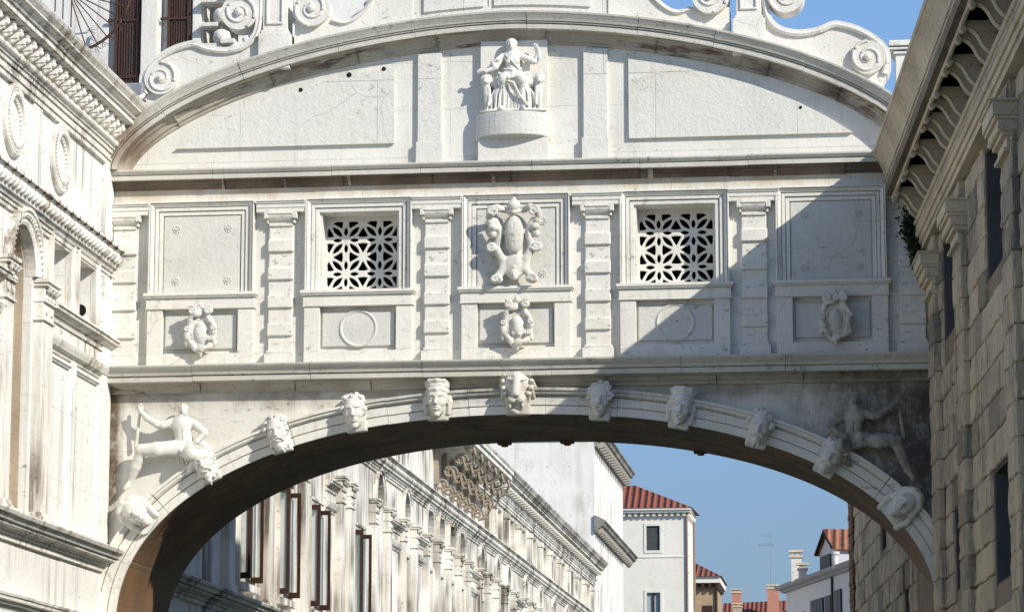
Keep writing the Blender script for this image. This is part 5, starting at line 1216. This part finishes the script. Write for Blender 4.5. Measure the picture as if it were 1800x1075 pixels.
# brick house with dark eave
bh = empty('brick_house', (-9, 130, 0)); tag(bh, 'ochre brick house end with a small red roof, right of the white house', 'house')
F3 = XF(130.0); br = stone('ochre_brick', (.46, .34, .2), (.38, .26, .15), joint=(.28, .09, .5), streak=.3, stain=.3)
MB(F3).box(-16, -8.75, 4, 18.95, -6, 0).build('wall', br, bh)
MB(F3).box(-16, -8.5, 19.15, 19.5, -6.2, .25).build('eave', WHT, bh); m = MB(F3).box(-16, -8.6, 18.95, 19.15, -6, .12)
for i in range(9): m.box(-8.75 - i * .4, -8.6 - i * .4, 18.8, 19.15, 0, .3)
m.build('dark_cornice', M['wood'], bh)
MB().add([(-16, 129.6, 19.5), (-8.4, 129.6, 19.5), (-8.4, 136.4, 19.5), (-16, 136.4, 19.5), (-16, 133, 20.6), (-10.2, 133, 20.6)], [(0, 1, 5, 4), (1, 2, 5), (2, 3, 4, 5), (0, 3, 2, 1)]).build('roof', TX, bh)
MB(F3).box(-9.5, -8.95, 16.2, 17.9, 0, .05).build('shutter', M['wood'], bh)
MB(F3).tube([F3.p(-8.72, 19, .08), F3.p(-8.72, 6, .08)], .06, 8).build('drainpipe', M['wood'], bh)

# low houses with red roofs and chimneys
rh = empty('red_roofed_house', (-7.5, 160, 0)); tag(rh, 'low house with a broad red tiled roof and two brick chimneys, far down the canal', 'house')
F4 = XF(160.0)
MB(F4).box(-9.9, -3, 4, 17.5, -8, -1).build('wall', plain('red_plaster', (.55, .2, .11), .9), rh)
rf_ = MB().add([(-10.1, 159.4, 17.5), (-3, 159.4, 17.5), (-3, 165, 20.85), (-10.1, 165, 20.6), (-3, 171, 17.5), (-10.1, 171, 17.5)], [(0, 1, 2, 3), (3, 2, 4, 5), (0, 3, 5), (1, 4, 2), (0, 5, 4, 1)]).build('roof', TX, rh)
def chimney(F, x0, x1, z0, z1, dp, mm, par, pots=3, cap=.12):
    m = MB(F).box(x0, x1, z0, z1, -dp, 0); w = x1 - x0
    c = m.build('chimney', mm, par, bev=.01); m = MB(F).box(x0 - .06, x1 + .06, z1, z1 + .08, -dp - .05, .05)
    for i in range(pots): m.box(x0 + w * (i + .1) / pots, x0 + w * (i + .6) / pots, z1 + .08, z1 + .2, -dp, 0)
    m.box(x0 - .08, x1 + .08, z1 + .2, z1 + .28, -dp - .06, .06).build('chimney_cap', M['prt'], c); return c
pk = plain('pink_brick_chimney', (.5, .24, .17), .9)
chimney(XF(162), -9.35, -8.75, 18, 21.05, .6, pk, rf_); chimney(XF(162), -7.0, -6.25, 18, 21.3, .6, pk, rf_); 
chimney(XF(160.5), -9.25, -8.65, 17, 20.0, .5, plain('ochre_chimney', (.5, .38, .26), .9), rf_, 2)
rh2 = empty('orange_roofed_house', (-5, 150, 0)); tag(rh2, 'low roof with brighter orange tiles in front of the broad red roof', 'house')
MB(XF(150)).box(-7.3, -3.5, 4, 17.6, -6, -1).build('wall', plain('orange_plaster', (.5, .24, .13), .9), rh2)
MB().add([(-7.8, 149.5, 17.5), (-3.3, 149.5, 17.5), (-3.6, 153.5, 19.65), (-5.9, 153.5, 19.2), (-3.3, 157, 17.5), (-7.8, 157, 17.5)], [(0, 1, 2, 3), (3, 2, 4, 5), (0, 3, 5), (1, 4, 2), (0, 5, 4, 1)]).build('roof', TY, rh2)
# aerial
m = MB(); F5 = XF(163)
m.tube([F5.p(-6.8, 20.5, 0), F5.p(-6.8, 25.1, 0)], .018, 6)
for z, w in ((24.9, .5), (24.3, .8)): m.tube([F5.p(-6.8 - w, z, 0), F5.p(-6.8 + w * .3, z, 0)], .012, 5)
for i in range(7): x = -7.5 + i * .16; m.tube([F5.p(x, 24.12, .0), F5.p(x, 24.48, 0)], .01, 5)
for i in range(5): x = -7.2 + i * .13; m.tube([F5.p(x, 24.9, -.25), F5.p(x, 24.9, .25)], .01, 5)
o = m.build('television_aerial', plain('grey_metal', (.25, .25, .27), .5, .5), None); tag(o, 'thin television aerial on a mast above the red roofs, against the sky', 'aerial')

# shaded house on the right bank with dormer
sh = empty('shaded_house', (-1.1, 70, 0)); tag(sh, 'bluish shaded house with dark shutters, a tiled dormer and white chimneys, beside the prison', 'house')
dd = Vector((-2.3, 9, 0)).normalized(); SF = Fr((-1.1, 70, 0), -dd, (0, 0, 1), (-dd.y, dd.x, 0))
if SF.N.x > 0: SF = Fr((-1.1, 70, 0), -dd, (0, 0, 1), (-dd.y, dd.x, 0))
MB(SF).box(-9.3, 3, 3, 14.75, -8, 0).build('wall', BLU, sh)
MB(SF).sweep([(-9.5, 14.75), (3, 14.75)], [(-.12, 0), (-.1, .12), (-.03, .2), (0, .34), (.08, .42), (.14, .42), (.16, 0)]).build('eave', plain('grey_eave', (.3, .3, .33), .8), sh)
r_ = MB(SF).add([SF.p(a, z, d) for a, z, d in ((-9.5, 14.9, .35), (3, 14.9, .35), (3, 15.6, -4), (-7, 15.4, -4), (-9.5, 14.9, -8), (3, 14.9, -8))], [(0, 1, 2, 3), (3, 2, 5, 4), (0, 3, 4), (0, 4, 5, 1), (1, 5, 2)]).build('roof', TY, sh)
for a0, a1, z0, z1 in ((-7.3, -6.1, 11.6, 13.7), (-4.9, -3.9, 11.8, 14.0), (-3.8, -3.0, 11.8, 14.0), (-2.6, -1.8, 11.9, 14.0), (-1.1, -.2, 11.9, 14.1), (-9.1, -8.9, 11.5, 13.2)):
    w_ = MB(SF).box(a0, a1, z0, z1, 0, .03).build('window', M['dark'], sh)
    MB(SF).box(a0 - .02, (a0 + a1) / 2 - .02, z0, z1, .03, .07).box((a0 + a1) / 2 + .02, a1 + .02, z0, z1, .03, .07).build('shutter', plain('dark_blue_shutter', (.02, .03, .06), .6), w_)
MB(SF).tube([SF.p(-1.5, 14.8, .05), SF.p(-1.5, 4, .05)], .045, 8).build('drainpipe', M['wood'], sh)
# dormer
a0, a1 = -4.0, -1.5; ac = (a0 + a1) / 2
dm = MB(SF).add([SF.p(a, z, d) for d in (-.12, -3.5) for a, z in ((a0, 14.8), (a1, 14.8), (a1, 15.72), (ac, 16.35), (a0, 15.72))], [(0, 1, 2, 3, 4), (9, 8, 7, 6, 5), (0, 5, 6, 1), (1, 6, 7, 2), (4, 3, 8, 9), (0, 4, 9, 5)]).build('dormer', BLU, sh)
m = MB(SF)
for q, aa in ((1, a1), (-1, a0)):
    m.add([SF.p(a, z, d) for d in (.05, -3.6) for a, z in ((ac, 16.38), (aa + q * .2, 15.62), (aa + q * .2, 15.72), (ac, 16.5))], [(0, 1, 2, 3), (7, 6, 5, 4), (0, 4, 5, 1), (2, 6, 7, 3), (1, 5, 6, 2)])
m.build('dormer_roof', TY, dm)
MB(SF).box(-3.8, -2.2, 14.85, 15.55, -.12, -.06).build('shutter', plain('dormer_shutter', (.02, .025, .05), .6), dm)
MB(SF).sweep([(a0 - .15, 15.68), (ac, 16.42), (a1 + .15, 15.68)], [(0, -.02), (0, .07), (-.07, .07), (-.07, -.02)]).build('dark_bargeboard', M['dark'], dm)
cw = plain('white_chimney_plaster', (.7, .69, .66), .9)
chimney(XF(75.6), -3.1, -2.72, 14.8, 15.72, .4, cw, r_, 2); chimney(XF(74.6), -2.8, -2.5, 14.8, 15.15, .3, cw, r_, 1)
m = MB(); m.tube([(-1.35, 69.6, 14.8), (-1.35, 69.6, 15.28)], .1, 12).tube([(-1.35, 69.6, 15.28), (-1.35, 69.6, 15.38)], .15, 12); m.build('pipe_chimney', cw, r_, smooth=False)

# ------------------------------------------------------------------ water and quay ground
wm, wt, wb = mat('canal_water_material'); N = NT(wt); wb.inputs['Base Color'].default_value = (.03, .09, .07, 1); wb.inputs['Roughness'].default_value = .12
wt.links.new(N.bump(N.noise(2.2, 4, .6), .5, .08), wb.inputs['Normal'])
MBw = MB(); MBw.add([(-10.3, -60, 0), (12, -60, 0), (12, 300, 0), (-10.3, 300, 0)], [(0, 1, 2, 3)])
tag(MBw.build('canal_water', wm, None, fix=False), kind='structure')
pv = stone('quay_paving', (.5, .48, .44), (.42, .4, .36), joint=(1, .5, .5), streak=0, stain=.3)
tag(MB().add([(-2500, -2500, -.5), (2500, -2500, -.5), (2500, 2500, -.5), (-2500, 2500, -.5)], [(0, 1, 2, 3)]).build('ground', pv, None, fix=False), kind='structure')
